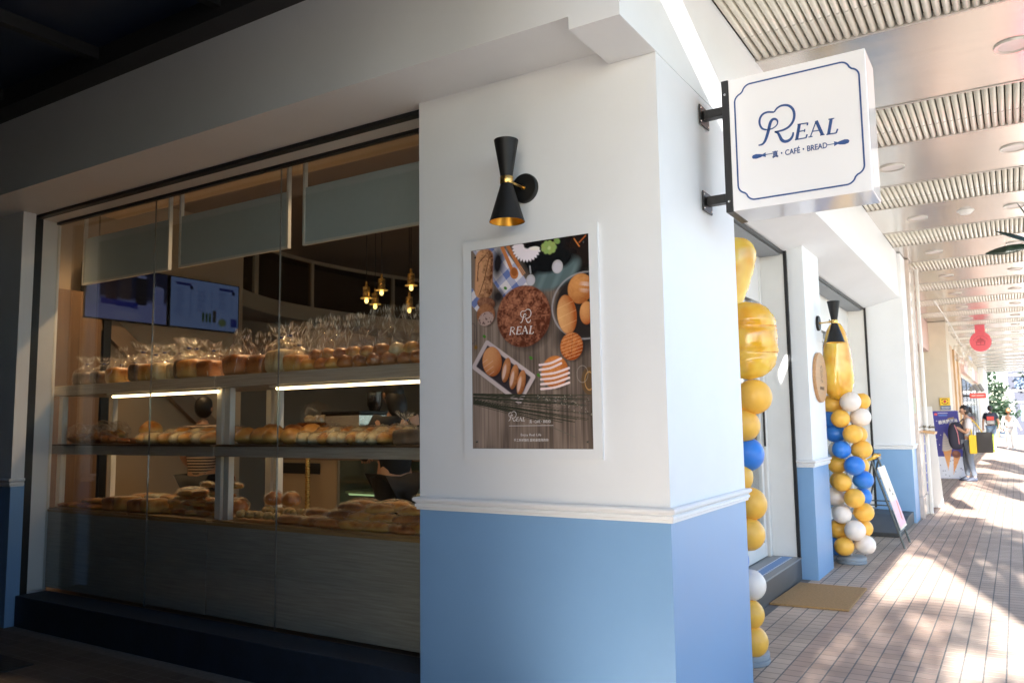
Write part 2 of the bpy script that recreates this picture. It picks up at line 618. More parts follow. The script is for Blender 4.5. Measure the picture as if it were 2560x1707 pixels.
for x, y in cells:
    if (x, y) in nset:
        continue
    z = gz(x, y)
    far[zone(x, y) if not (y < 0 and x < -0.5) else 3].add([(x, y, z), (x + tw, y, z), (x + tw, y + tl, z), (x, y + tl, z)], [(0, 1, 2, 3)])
for j in range(0, 52):
    for i in range(0, 110):
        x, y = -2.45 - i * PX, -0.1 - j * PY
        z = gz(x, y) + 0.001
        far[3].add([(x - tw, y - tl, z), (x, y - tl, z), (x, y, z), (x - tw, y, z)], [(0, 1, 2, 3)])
TILE_MANY.append(tile_mat('paver_shade_passage', [(0.10, 0.085, 0.075), (0.12, 0.10, 0.09), (0.085, 0.07, 0.065)], True))  # same pavers darkened, the shade of the passage is put into their colour
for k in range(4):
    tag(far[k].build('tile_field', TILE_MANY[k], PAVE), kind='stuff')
# a street drain plate in the dark corner
MB().box(-4.75, -4.05, -0.85, -0.45, -0.061, -0.052).build('drain_cover', mat('cast_iron', (0.02, 0.02, 0.02), 0.6, bump=0.5, bscale=40), PAVE)

# ------------------------------------------------------------------ arcade ceiling
CEIL = structure(MB().box(-1.3, 1.76, -10, -1.82, 3.80, 4.05).box(0.50, 1.76, -1.82, -0.56, 3.80, 4.05).box(-1.3, 1.76, -0.56, 45.5, 3.80, 4.05).build('arcade_ceiling', CAVITY))
YB0, YP, YW = 3.0, 2.22, 0.95
def cx0(y):
    return 0.0 if y < 8.9 else -1.2
prof = []
for k in range(7):
    a = PI + PI * k / 6
    prof.append((0.0198 * math.cos(a), 0.0198 * math.sin(a)))
prof = [(-0.0198, 0.05)] + prof + [(0.0198, 0.05)]
def slat_rings(x, y0, y1, tilt=0.0):
    return [[(x + u + tilt * v, y, 3.668 + v) for u, v in prof] for y in (y0, y1)]
def slat_mesh():
    m = MB().loft([[(u, y, v) for u, v in prof] for y in (0, YW - 0.05)], True, True, True)
    me = m.mesh('slat')
    me.materials.append(SLATM)
    me.polygons.foreach_set('use_smooth', [len(p.vertices) == 4 for p in me.polygons])
    return me
SM = slat_mesh()
farslats = MB()
for k in range(-5, 20):
    y0 = YB0 + k * YP
    y1 = y0 + YW
    a = cx0(y0)
    if y0 < 45:
        if k != -2:
            MB().box(a, 1.74, y0 - 0.0, y0 + 0.022, 3.646, 3.69).box(a, 1.74, y1 - 0.022, y1, 3.646, 3.69).build('louvre_trim', TRIM, CEIL)
        n = int((1.70 - a) / 0.0475)
        for i in range(n):
            x = a + 0.03 + i * 0.0475
            if k == -2 and x < 0.95:
                continue
            if -1 <= k <= 5 and x > -0.01 and (k < 5 or i < 36):
                o = bpy.data.objects.new('slat', SM)
                COL.objects.link(o)
                o.parent = CEIL
                o.location = (x, y0 + 0.025, 3.668)
                o.rotation_euler = (0, random.gauss(0, 0.03), 0)
            else:
                farslats.loft(slat_rings(x, y0 + 0.025, y1 - 0.025))
    p0, p1 = y1, y0 + YP
    if p1 < 46:
        MB().box(cx0(p0), 1.74, p0 + (0.008 if k != -2 else 0.42), p1 - 0.008, 3.652, 3.69).build('metal_panel', METALP, CEIL, bevel=0.002)
tag(farslats.build('slat_field', SLATM, CEIL), kind='stuff')
ORDN = ['first', 'second', 'third', 'fourth', 'fifth', 'sixth', 'seventh', 'eighth', 'ninth', 'tenth', 'eleventh', 'twelfth', 'thirteenth', 'fourteenth']
def dl_label(k, x):
    return f'round recessed downlight on the {"wall" if x < 1 else "street"} side of the {ORDN[k + 1]} visible metal ceiling panel'
LENS = mat('downlight_lens', (0.66, 0.60, 0.57), 0.35)
for k in range(-1, 12):
    yc = YB0 + k * YP + YW + 0.64
    for x in (0.45, 1.39):
        t = thing('downlight', dl_label(k, x), 'ceiling lamp', (x, yc, 3.652), 'downlights in the arcade ceiling')
        MB().lathe([(0.085, 3.6515), (0.085, 3.645), (0.105, 3.640), (0.108, 3.6515)], (x, yc, 0), seg=28, caps=False).build('ring', TRIM, t, smooth=True)
        MB().lathe([(0.0, 3.649), (0.086, 3.648)], (x, yc, 0), seg=28, caps=False).build('lens', LENS, t, smooth=True)
t = thing('smoke_detector', 'small white smoke detector on the ceiling panel beyond the sign', 'detector', (0.93, 6.75, 3.652))
MB().lathe([(0.07, 3.652), (0.07, 3.635), (0.05, 3.615), (0.0, 3.612)], (0.93, 6.75, 0), seg=20, caps=False).build('housing', WHITEM, t, smooth=True)
MB().lathe([(0.085, 3.6515), (0.085, 3.645), (0.0, 3.645)], (0.93, 6.75, 0), seg=20, caps=False).build('base', WHITEM, t, smooth=True)
structure(MB().box(1.745, 1.80, -10, 45.5, 3.63, 4.2).build('arcade_roof_edge', mat('roof_edge_panel', (0.6, 0.57, 0.53), 0.5)))

# ------------------------------------------------------------------ bakery building
SHOP = thing('bakery_building', 'white and blue corner bakery with a wide shop window and glazed doors', 'building', (0, 0, 0))
W3 = 3.10
B('pillar_wall', WHITE, SHOP, -1.337, 0.0, 0.0, 1.10, 1.02, 3.25)
B('wainscot', BLUE, SHOP, -1.337, 0.0, 0.0, 1.10, 0.0, 0.99)
RAILP = [(0.0005, 0.972), (0.012, 0.972), (0.013, 0.983), (0.019, 0.987), (0.019, 0.999), (0.012, 1.003), (0.020, 1.010), (0.028, 1.017), (0.029, 1.026), (0.023, 1.033), (0.0005, 1.0355)]
def chair_rail(path):
    """path: corner points (x,y,ox,oy) with outward offsets"""
    m = MB()
    m.loft([[(x + ox * d, y + oy * d, z) for d, z in RAILP] for x, y, ox, oy in path], True, True)
    return m.build('chair_rail', RAILW, SHOP)
chair_rail([(-1.337, 0.2, -1, 0), (-1.337, 0, -1, -1), (0, 0, 1, -1), (0, 1.10, 1, 1), (-0.2, 1.10, 0, 1)])
# left neighbour pier of the same shop
B('pillar_wall', WHITE, SHOP, -9.5, -5.22, -0.06, 0.035, 1.02, 3.098)
B('pillar_core', WHITE, SHOP, -9.5, -5.34, 0.0355, 0.30, 0.0, 3.098)
B('wainscot', BLUE, SHOP, -9.5, -5.22, -0.06, 0.04, -0.09, 0.99)
chair_rail([(-9.5, -0.06, 0, -1), (-5.22, -0.06, 1, -1), (-5.22, 0.03, 1, 0)])
# fascia beam and soffits
FAS = MB().box(-9.5, -0.001, -0.375, 0.30, W3, 3.66)
FAS.build('fascia', WHITE, SHOP)
B('soffit_block', WHITE, SHOP, -0.228, -0.0005, -0.392, -0.001, 3.033, W3 - 0.0005)
m = MB()
m.loft([[(0.004, y, 3.032), (0.004, y, 3.66), (-0.75, y, 3.66), (-0.75, y, 2.92), (-0.43, y, 2.92)] for y in (1.1005, 8.765)])
m.build('fascia_arcade_side', WHITE, SHOP)
B('fascia_arcade_side', WHITE, SHOP, -0.0003, 0.004, -0.3915, 1.1003, 3.034, 3.66)
m = MB().box(-12, -0.01, 0.31, 44, 3.9, 14).build('upper_wall', WHITE, SHOP)
# pier between door and second window
B('pillar_wall', WHITE, SHOP, -0.70, -0.288, 4.20, 4.88, 1.02, 2.96)
B('wainscot', BLUE, SHOP, -0.70, -0.288, 4.20, 4.88, 0.0, 0.99)
chair_rail([(-0.43, 4.2, 0, -1), (-0.288, 4.2, 1, -1), (-0.288, 4.88, 1, 1), (-0.5, 4.88, 0, 1)])
# third pier, its face towards the camera
B('pillar_wall', WHITE, SHOP, -0.78, 0.045, 8.77, 9.30, 1.02, 3.64)
B('wainscot', BLUE, SHOP, -0.78, 0.045, 8.77, 9.30, 0.0, 0.99)
chair_rail([(-0.45, 8.77, 0, -1), (0.045, 8.77, 1, -1), (0.045, 9.29, 1, 0)])
# step, tread sticker, ramp
B('step', DARKSTONE, SHOP, -0.72, -0.4246, 1.11, 4.195, 0.0, 0.178, bevel=0.004)
B('step_tread', STEPTOP, SHOP, -0.72, -0.418, 1.11, 4.195, 0.1785, 0.192, bevel=0.003)
B('tread_sticker', mat('blue_sticker', (0.10, 0.24, 0.50), 0.45), SHOP, -0.585, -0.485, 1.3, 4.15, 0.1925, 0.1935)
m = MB()
for i in range(48):
    y = 1.4 + i * 0.057
    for x in (-0.578, -0.492):
        m.box(x - 0.008, x + 0.008, y, y + 0.024, 0.1936, 0.1942)
tag(m.build('sticker_dots', WHITEPRINT, SHOP), kind='stuff')
B('step', DARKSTONE, SHOP, -0.72, -0.44, 4.885, 8.765, 0.0, 0.178, bevel=0.004)
B('step_tread', STEPTOP, SHOP, -0.72, -0.434, 4.885, 8.765, 0.1785, 0.192)
m = MB()
m.loft([[(x, 7.25, 0.002), (x, 7.25, 0.05), (x, 8.2, z), (x, 8.76, z), (x, 8.76, 0.002)] for x, z in ((-0.43, 0.17), (0.02, 0.15))])
m.build('ramp', mat('dark_ramp', (0.06, 0.062, 0.065), 0.5, var=0.15, scale=20, bump=0.05), SHOP, bevel=0.004)
# doors and second window, plane x = -0.68
def door_bay(y0, y1, leaf):
    B('door_frame', WHITEM, SHOP, -0.74, -0.66, y1 - 0.09, y1, 0.192, 2.91, bevel=0.004)
    B('door_frame', WHITEM, SHOP, -0.74, -0.66, y0, y0 + 0.09, 0.192, 2.91, bevel=0.004)
    B('door_frame', WHITEM, SHOP, -0.735, -0.665, y0 + 0.091, y1 - 0.091, 2.46, 2.90, bevel=0.004)
    B('jamb_lining', WHITEM, SHOP, -0.659, -0.452, y1 - 0.028, y1 - 0.004, 0.193, 2.905)
    B('black_edge_angle', BLACK, SHOP, -0.451, -0.424, y1 - 0.034, y1 - 0.003, 0.194, 2.93)
    B('black_edge_angle', BLACK, SHOP, -0.475, -0.445, y0, y1 - 0.035, 2.895, 2.945)
    B('head_lining', mat('grey_head_lining', (0.25, 0.27, 0.29), 0.5), SHOP, -0.66, -0.476, y0, y1 - 0.036, 2.885, 2.919)
    n = leaf
    w = (y1 - y0 - 0.2) / n
    for i in range(n):
        a, b = y0 + 0.1 + i * w, y0 + 0.1 + (i + 1) * w - 0.012
        d = MB().box(-0.715, -0.685, a, a + 0.06, 0.20, 2.44).box(-0.715, -0.685, b - 0.06, b, 0.20, 2.44).box(-0.714, -0.686, a + 0.06, b - 0.06, 0.20, 0.32).box(-0.714, -0.686, a + 0.06, b - 0.06, 2.34, 2.44).build('door', WHITEM, SHOP, bevel=0.003)
        B('glass_pane', DOORGLASS, d, -0.704, -0.696, a + 0.06, b - 0.06, 0.32, 2.34)
        B('handle', BLACK, d, -0.665, -0.648, b - 0.042, b - 0.022, 1.16, 1.50, bevel=0.004)
        B('door_closer', mat('closer_grey', (0.35, 0.36, 0.36), 0.4, metal=0.4), d, -0.684, -0.63, b - 0.38, b - 0.12, 2.365, 2.43, bevel=0.005)
door_bay(1.11, 4.195, 2)
door_bay(4.885, 8.765, 3)

# ---- big window towards the side street
B('sill', SILL, SHOP, -5.215, -1.338, 0.006, 0.24, -0.09, 0.16, bevel=0.006)
B('jamb_lining', WHITEM, SHOP, -5.42, -5.295, 0.12, 0.262, 0.161, 3.08)
B('black_edge_angle', BLACK, SHOP, -5.33, -5.268, 0.042, 0.118, -0.05, 3.095)
B('black_edge_angle', BLACK, SHOP, -5.262, -1.339, 0.060, 0.110, 3.075, 3.0985)
B('head_track', WHITEM, SHOP, -5.290, -1.339, 0.111, 0.235, 3.080, 3.0985)
B('black_head_channel', BLACK, SHOP, -5.290, -1.339, 0.236, 0.268, 3.060, 3.0985)
edges = [-5.292, -3.985, -2.668, -1.10]
for i in range(3):
    B('glass_pane', GLASS, SHOP, edges[i] + 0.0015, edges[i + 1] - 0.0015, 0.246, 0.256, 0.162, 3.075)
SEAM = mat('silicone_seam', (0.16, 0.15, 0.14), 0.3, coat=0.5)
for i in (1, 2):
    B('silicone_joint', SEAM, SHOP, edges[i] - 0.0013, edges[i] + 0.0013, 0.2455, 0.2565, 0.162, 3.075)
# three pull-down screens hung inside the glass
BLIND = mat('grey_screen_fabric', (0.50, 0.57, 0.60), 0.8, var=0.03, scale=30)
for x0, x1 in ((-5.335, -4.165), (-4.045, -2.86), (-2.722, -1.5)):
    t = thing('window_screen', {0: 'leftmost', 1: 'middle', 2: 'rightmost'}[int(round((x0 + 5.335) / 1.3))] + ' grey hanging screen in a white frame behind the upper shop window', 'screen', ((x0 + x1) / 2, 0.5, 2.6), 'grey hanging screens behind the window')
    B('fabric', BLIND, t, x0 + 0.018, x1 - 0.018, 0.494, 0.506, 2.618, 2.995)
    B('frame_side', WHITEM, t, x0, x0 + 0.018, 0.485, 0.515, 2.60, 3.20, bevel=0.002)
    B('frame_side', WHITEM, t, x1 - 0.018, x1, 0.485, 0.515, 2.60, 3.20, bevel=0.002)
    B('bottom_bar', WHITEM, t, x0 + 0.018, x1 - 0.018, 0.488, 0.512, 2.60, 2.617)

# ---- dark side-street canopy
CAN = thing('street_canopy', 'dark navy glazed canopy with black rafters above the shop window fascia', 'canopy', (-4.5, -0.5, 3.66))
NAVYP = mat('navy_canopy_panel', (0.010, 0.018, 0.045), 0.35, var=0.1)
B('wall_beam', mat('dark_canopy_beam', (0.03, 0.03, 0.032), 0.6), CAN, -9.5, -0.001, -0.52, -0.3755, 3.648, 3.80)
B('leak_cover', MATS['dark_canopy_beam'], CAN, -9.5, -0.001, -0.52, 0.40, 3.801, 3.86)  # added cover that stops sky light leaking onto the fascia top
for i in range(9):
    x = -9.3 + i * 1.16
    B('rafter', BLACK, CAN, x - 0.03, x + 0.03, -5.8, -0.521, 3.70, 3.80)
for i in range(8):
    x = -9.3 + i * 1.16
    B('canopy_panel', NAVYP, CAN, x + 0.031, x + 1.129, -5.8, -0.521, 3.775, 3.79)
B('wall_beam', MATS['dark_canopy_beam'], CAN, -9.5, 0.0, -6.0, -5.81, 3.66, 4.2)
# unseen building across the passage, placed and stepped forward to darken the left
OPP = thing('opposite_shade_building', 'unseen dark building set across the side passage to shade the left', 'building', (-5, -8, 0))
DARKW = mat('dark_shade_wall', (0.018, 0.018, 0.02), 0.7, var=0.15)  # near-black so the unseen wall bounces little light to the left
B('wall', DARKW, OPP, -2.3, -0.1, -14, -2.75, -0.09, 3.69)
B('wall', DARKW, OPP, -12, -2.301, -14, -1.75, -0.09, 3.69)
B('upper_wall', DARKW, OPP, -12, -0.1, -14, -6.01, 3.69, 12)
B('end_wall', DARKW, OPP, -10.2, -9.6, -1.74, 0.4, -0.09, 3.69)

# ------------------------------------------------------------------ shop interior
ROOM = SHOP
B('interior_floor', INFLOOR, ROOM, -7.7, -0.76, 0.30, 8.8, 0.02, 0.10)
B('interior_ceiling', TAUPE, ROOM, -7.7, -0.76, 0.31, 8.8, 3.75, 3.89)
B('interior_ceiling_step', CREAM, ROOM, -5.6, -0.76, 0.62, 0.95, 3.30, 3.749)
B('interior_wall', TAUPE, ROOM, -7.72, -0.76, 8.7, 8.8, 0.1, 3.75)
B('interior_wall', TAUPE, ROOM, -7.70, -7.60, 2.95, 8.69, 0.1, 3.75)
B('interior_wall', CREAM, ROOM, -6.40, -6.30, 1.20, 2.94, 0.1, 3.75)
B('wood_wall', BROWNWOOD, ROOM, -6.30, -6.20, 0.30, 1.19, 0.1, 2.70)
B('interior_wall', CREAM, ROOM, -6.40, -6.31, 0.31, 1.19, 2.71, 3.75)
B('black_post', BLACK, ROOM, -6.28, -6.20, 1.215, 1.29, 0.1, 2.45)
B('interior_wall', TAUPE, ROOM, -0.76, -0.75, 0.31, 1.10, 0.1, 3.75)
# stair soffit under the screens
MB().obox((-6.26, 1.9, 1.9), (0.035, 0, 0), (0, 0.75, -0.62), (0, 0.06, 0.07)).build('stair_string', TAUPE, ROOM)
# mezzanine: curved cream edge beam, glazed balustrade
bp = spline([(-6.45, 2.95), (-6.75, 3.5), (-7.0, 4.3), (-7.05, 5.4), (-6.85, 6.6), (-6.5, 7.8), (-6.3, 8.69)], 6)
m = MB()
m.loft([[(x, y, 2.86), (x, y, 3.06), (x - 0.16, y, 3.06), (x - 0.16, y, 2.86)] for x, y in bp])
m.build('mezzanine_beam', CREAM, ROOM, smooth=True)
m = MB()
m.loft([[(x - 0.02, y, 2.865), (-7.6, y, 2.865), (-7.6, y, 2.85), (x - 0.02, y, 2.85)] for x, y in bp])
m.build('mezzanine_ceiling', TAUPE, ROOM)
m = MB()
m.loft([[(x - 0.05, y, 3.70), (x - 0.05, y, 3.745), (x - 0.12, y, 3.745), (x - 0.12, y, 3.70)] for x, y in bp])
m.build('mezzanine_head', CREAM, ROOM)
for i in (7, 15, 23, 30):
    x, y = bp[i]
    B('mezzanine_mullion', CREAM, ROOM, x - 0.12, x - 0.06, y - 0.025, y + 0.025, 3.061, 3.699)
m = MB()
m.loft([[(x - 0.085, y, 3.062), (x - 0.085, y, 3.699), (x - 0.093, y, 3.699), (x - 0.093, y, 3.062)] for x, y in bp])
m.build('mezzanine_glass', clear_mat('smoked_glass', (0.75, 0.7, 0.64), base=0.06, rough=0.03), ROOM)

# ceiling spot lamps (the warm light on the bread)
SPOTE = emission('spot_lamp_glow', (1.0, 0.72, 0.42), 8 * EK)
sp_pts = [(-5.6, 1.35), (-4.6, 1.45), (-3.5, 1.4), (-2.5, 1.3), (-5.2, 3.4), (-3.6, 3.6), (-2.2, 3.2)]
for i, (x, y) in enumerate(sp_pts):
    t = thing('ceiling_spotlight', f'{ORDN[i]} warm ceiling spotlight inside the shop, counted from the left window corner', 'lamp', (x, y, 3.75), 'warm ceiling spotlights in the shop')
    MB().lathe([(0.0, 3.748), (0.05, 3.748), (0.055, 3.62), (0.045, 3.62), (0.040, 3.64), (0.0, 3.64)], (x, y, 0), seg=14, caps=False).build('can', BLACK, t, smooth=True)
    MB().lathe([(0.0, 3.634), (0.036, 3.634)], (x, y, 0), seg=14, caps=False).build('bulb', SPOTE, t)
    ld = bpy.data.lights.new('spot_light', 'SPOT')
    ld.energy = (150 if y < 2 else 75) * EK
    ld.color = (1.0, 0.63, 0.32)
    ld.spot_size = R(95)
    ld.spot_blend = 0.8
    ld.shadow_soft_size = 0.05
    lo = bpy.data.objects.new('spot_light', ld)
    COL.objects.link(lo)
    lo.parent = t
    lo.location = (0, 0, -0.14)
    if y < 2:
        lo.rotation_euler = (R(-24), 0, 0)

# display units
STRIP = emission('shelf_lamp_glow', (1.0, 0.68, 0.34), 11 * EK)
TRAYD = mat('dark_tray', (0.10, 0.06, 0.035), 0.45)
def display_unit(x0, x1, which, lx0, lx1):
    t = thing('display_unit', f'{which} grey wood display unit with two lit shelves behind the shop window', 'display shelf', ((x0 + x1) / 2, 0.6, 0.1), 'bread display units')
    B('counter_body', LAMWOOD, t, x0, x1, 0.292, 0.92, 0.165, 0.748)
    B('counter_top', TRAYWOOD, t, x0, x1, 0.286, 0.93, 0.749, 0.768, bevel=0.003)
    B('middle_shelf', LAMWOOD, t, x0, x1, 0.33, 0.90, 1.200, 1.268, bevel=0.002)
    B('shelf_tray', TRAYD, t, x0 + 0.02, x1 - 0.02, 0.322, 0.88, 1.2685, 1.279)
    B('top_shelf', LAMWOOD, t, x0, x1, 0.33, 0.90, 1.668, 1.747, bevel=0.002)
    for x in (x0 + 0.008, x1 - 0.063):
        for y in (0.40, 0.835):
            B('post', WHITEM, t, x, x + 0.055, y, y + 0.045, 0.7685, 1.199, bevel=0.002)
            B('post', WHITEM, t, x, x + 0.055, y, y + 0.045, 1.2795, 1.667, bevel=0.002)
    B('lamp_holder', WHITEM, t, lx0 - 0.06, lx1, 0.37, 0.41, 1.652, 1.6675)
    MB().tube([(lx0, 0.385, 1.645), (lx1, 0.385, 1.645)], 0.011, 8).build('lamp_tube', STRIP, t, smooth=True)
    MB().tube([(x0 + 0.1, 0.80, 1.188), (x1 - 0.1, 0.80, 1.188)], 0.010, 8).build('lamp_tube', STRIP, t, smooth=True)  # added tube, out of sight under the middle shelf, brightens the counter bread
    B('lamp_holder', WHITEM, t, x0 + 0.06, x1 - 0.06, 0.78, 0.82, 1.1905, 1.1995)  # holder of the added lower tube
    return t
display_unit(-5.45, -3.385, 'left', -4.66, -3.42)
display_unit(-3.372, -1.15, 'right', -2.83, -1.2)
for x0, x1 in ((-5.42, -4.3), (-4.28, -3.40), (-3.33, -2.25), (-2.23, -1.2)):
    t = MB().box(x0, x1, 0.30, 0.90, 0.7690, 0.7730).box(x0, x1, 0.295, 0.303, 0.7731, 0.783).build('serving_board', TRAYWOOD, None, loc=((x0 + x1) / 2, 0.6, 0.769))
    tag(t, {-5.42: 'far left', -4.28: 'second', -3.33: 'third', -2.23: 'right-hand'}[x0] + ' flat wooden serving board under the bread on the counter', 'board', 'serving boards on the counter')

# ------------------------------------------------------------------ bread
def crust(name, c0, c1, c2, scale=14, rough=0.4, coat=0.35, pale=1.0):
    m, nt, p = new_mat(name)
    N, Lk = nt.nodes, nt.links
    tc = N.new('ShaderNodeTexCoord')
    oi = N.new('ShaderNodeObjectInfo')
    ad = N.new('ShaderNodeVectorMath'); ad.operation = 'ADD'
    Lk.new(tc.outputs['Object'], ad.inputs[0]); Lk.new(oi.outputs['Location'], ad.inputs[1])
    nz = N.new('ShaderNodeTexNoise')
    nz.inputs['Scale'].default_value = scale
    nz.inputs['Detail'].default_value = 7
    Lk.new(ad.outputs[0], nz.inputs['Vector'])
    cr = N.new('ShaderNodeValToRGB')
    cr.color_ramp.elements.new(0.5)
    for e, pos, c in zip(cr.color_ramp.elements, (0.3, 0.5, 0.72), (c0, c1, c2)):
        e.position = pos
        e.color = (*c, 1)
    Lk.new(nz.outputs['Fac'], cr.inputs['Fac'])
    sp = N.new('ShaderNodeSeparateXYZ')
    Lk.new(tc.outputs['Generated'], sp.inputs[0])
    mr = N.new('ShaderNodeMapRange')
    mr.inputs['From Min'].default_value = 0.30
    mr.inputs['From Max'].default_value = 0.62
    Lk.new(sp.outputs['Z'], mr.inputs['Value'])
    mx = N.new('ShaderNodeMix')
    mx.data_type = 'RGBA'
    Lk.new(mr.outputs[0], mx.inputs['Factor'])
    mx.inputs['A'].default_value = (*[min(0.72, x * 1.05 + 0.03 * pale) for x in c2], 1)
    Lk.new(cr.outputs['Color'], mx.inputs['B'])
    Lk.new(mx.outputs['Result'], p.inputs['Base Color'])
    p.inputs['Roughness'].default_value = rough
    p.inputs['Coat Weight'].default_value = coat
    p.inputs['Coat Roughness'].default_value = 0.25
    n2 = N.new('ShaderNodeTexNoise')
    n2.inputs['Scale'].default_value = scale * 5
    Lk.new(ad.outputs[0], n2.inputs['Vector'])
    b = N.new('ShaderNodeBump')
    b.inputs['Strength'].default_value = 0.4
    b.inputs['Distance'].default_value = 0.006
    Lk.new(n2.outputs['Fac'], b.inputs['Height'])
    Lk.new(b.outputs[0], p.inputs['Normal'])
    return m
C_GOLD = crust('golden_crust', (0.36, 0.12, 0.02), (0.62, 0.27, 0.055), (0.76, 0.43, 0.12))
C_BROWN = crust('brown_crust', (0.17, 0.045, 0.01), (0.36, 0.12, 0.03), (0.52, 0.22, 0.06))
C_DARK = crust('dark_rye_crust', (0.05, 0.028, 0.018), (0.10, 0.06, 0.04), (0.17, 0.11, 0.07))
C_PALE = crust('pale_dough', (0.50, 0.36, 0.18), (0.66, 0.52, 0.30), (0.76, 0.64, 0.42))
C_HERB = crust('herb_topped_crust', (0.10, 0.13, 0.02), (0.50, 0.30, 0.10), (0.66, 0.44, 0.18), scale=26)
BAG = clear_mat('clear_plastic_bag', (0.98, 0.975, 0.965), base=0.055, rough=0.07, haze=0.0, hazecol=(0.85, 0.8, 0.72), bump=1.0, bscale=48, power=3.4)
FOLD_GLINT = clear_mat('plastic_fold_glint', (0.9, 0.9, 0.88), base=0.25, rough=0.2, haze=0.7, hazecol=(0.95, 0.92, 0.85), power=3)  # whitish haze stands in for glints on the folds
TIE = mat('blue_bag_tie', (0.03, 0.05, 0.2), 0.4)

def noisy(rng, amp):
    ph = [rng.uniform(0, 6.28) for _ in range(6)]
    return lambda d: 1 + amp * (math.sin(3 * d.x + ph[0]) * math.sin(4 * d.y + ph[1]) + 0.6 * math.sin(7 * d.x + ph[2]) * math.sin(6 * d.z + ph[3]) + 0.4 * math.sin(11 * d.y + ph[4]) * math.sin(9 * d.z + ph[5]))

def sq(v, p):
    return math.copysign(abs(v) ** p, v)

def bread_mesh(kind, seed):
    """unit bread, base on z = 0, x = width"""
    rng = random.Random(seed)
    nf = noisy(rng, 0.05)
    m = MB()
    if kind == 'loaf':
        def tw(d):
            k = nf(d)
            x, y, z = sq(d.x, 0.35), sq(d.y, 0.4), sq(d.z, 0.45)
            top = 1 + 0.16 * max(0, z) * (1 - x * x * 0.6)
            return Vector((x * (1.06 if z > 0.2 else 0.98), y, z * top)) * (k * 0.5 + 0.5)
        m.ball((0, 0, 0.065), 0.085, 0.11, 0.062, 20, 12, tw)
    elif kind == 'slice':
        def tw(d):
            return Vector((sq(d.x, 0.4), sq(d.y, 0.3), sq(d.z, 0.55)))
        m.ball((0, 0, 0.07), 0.048, 0.10, 0.07, 16, 10, tw)
    elif kind == 'bun':
        def tw(d):
            z = d.z if d.z > 0 else d.z * 0.55
            return Vector((d.x, d.y, z)) * nf(d)
        m.ball((0, 0, 0.030), 0.058, 0.058, 0.055, 18, 10, tw)
    elif kind == 'roll':
        def tw(d):
            z = d.z if d.z > 0 else d.z * 0.6
            k = 1 + 0.06 * math.sin(16 * d.y)
            return Vector((d.x * k, d.y, z * k)) * nf(d)
        m.ball((0, 0, 0.030), 0.046, 0.105, 0.048, 16, 14, tw)
    elif kind == 'stick':
        def tw(d):
            z = d.z if d.z > 0 else d.z * 0.6
            k = 1 + 0.10 * math.sin(14 * d.x) * max(0, d.z)
            return Vector((sq(d.x, 0.8), d.y * k, z * k)) * nf(d)
        m.ball((0, 0, 0.026), 0.13, 0.046, 0.040, 22, 10, tw)
    elif kind == 'flat':
        def tw(d):
            return Vector((sq(d.x, 0.7), sq(d.y, 0.7), d.z)) * (nf(d) ** 2)
        m.ball((0, 0, 0.018), 0.10, 0.07, 0.018, 18, 8, tw)
    elif kind == 'crisp':
        for _ in range(5):
            c = (rng.uniform(-0.05, 0.05), rng.uniform(-0.04, 0.04), rng.uniform(0.022, 0.05))
            n2 = noisy(rng, 0.22)
            m.ball(c, rng.uniform(0.035, 0.055), rng.uniform(0.03, 0.045), rng.uniform(0.018, 0.03), 12, 8, lambda d: d * n2(d))
    zmin = min(p[2] for p in m.v)
    m.v = [(p[0], p[1], p[2] - zmin) for p in m.v]
    return m

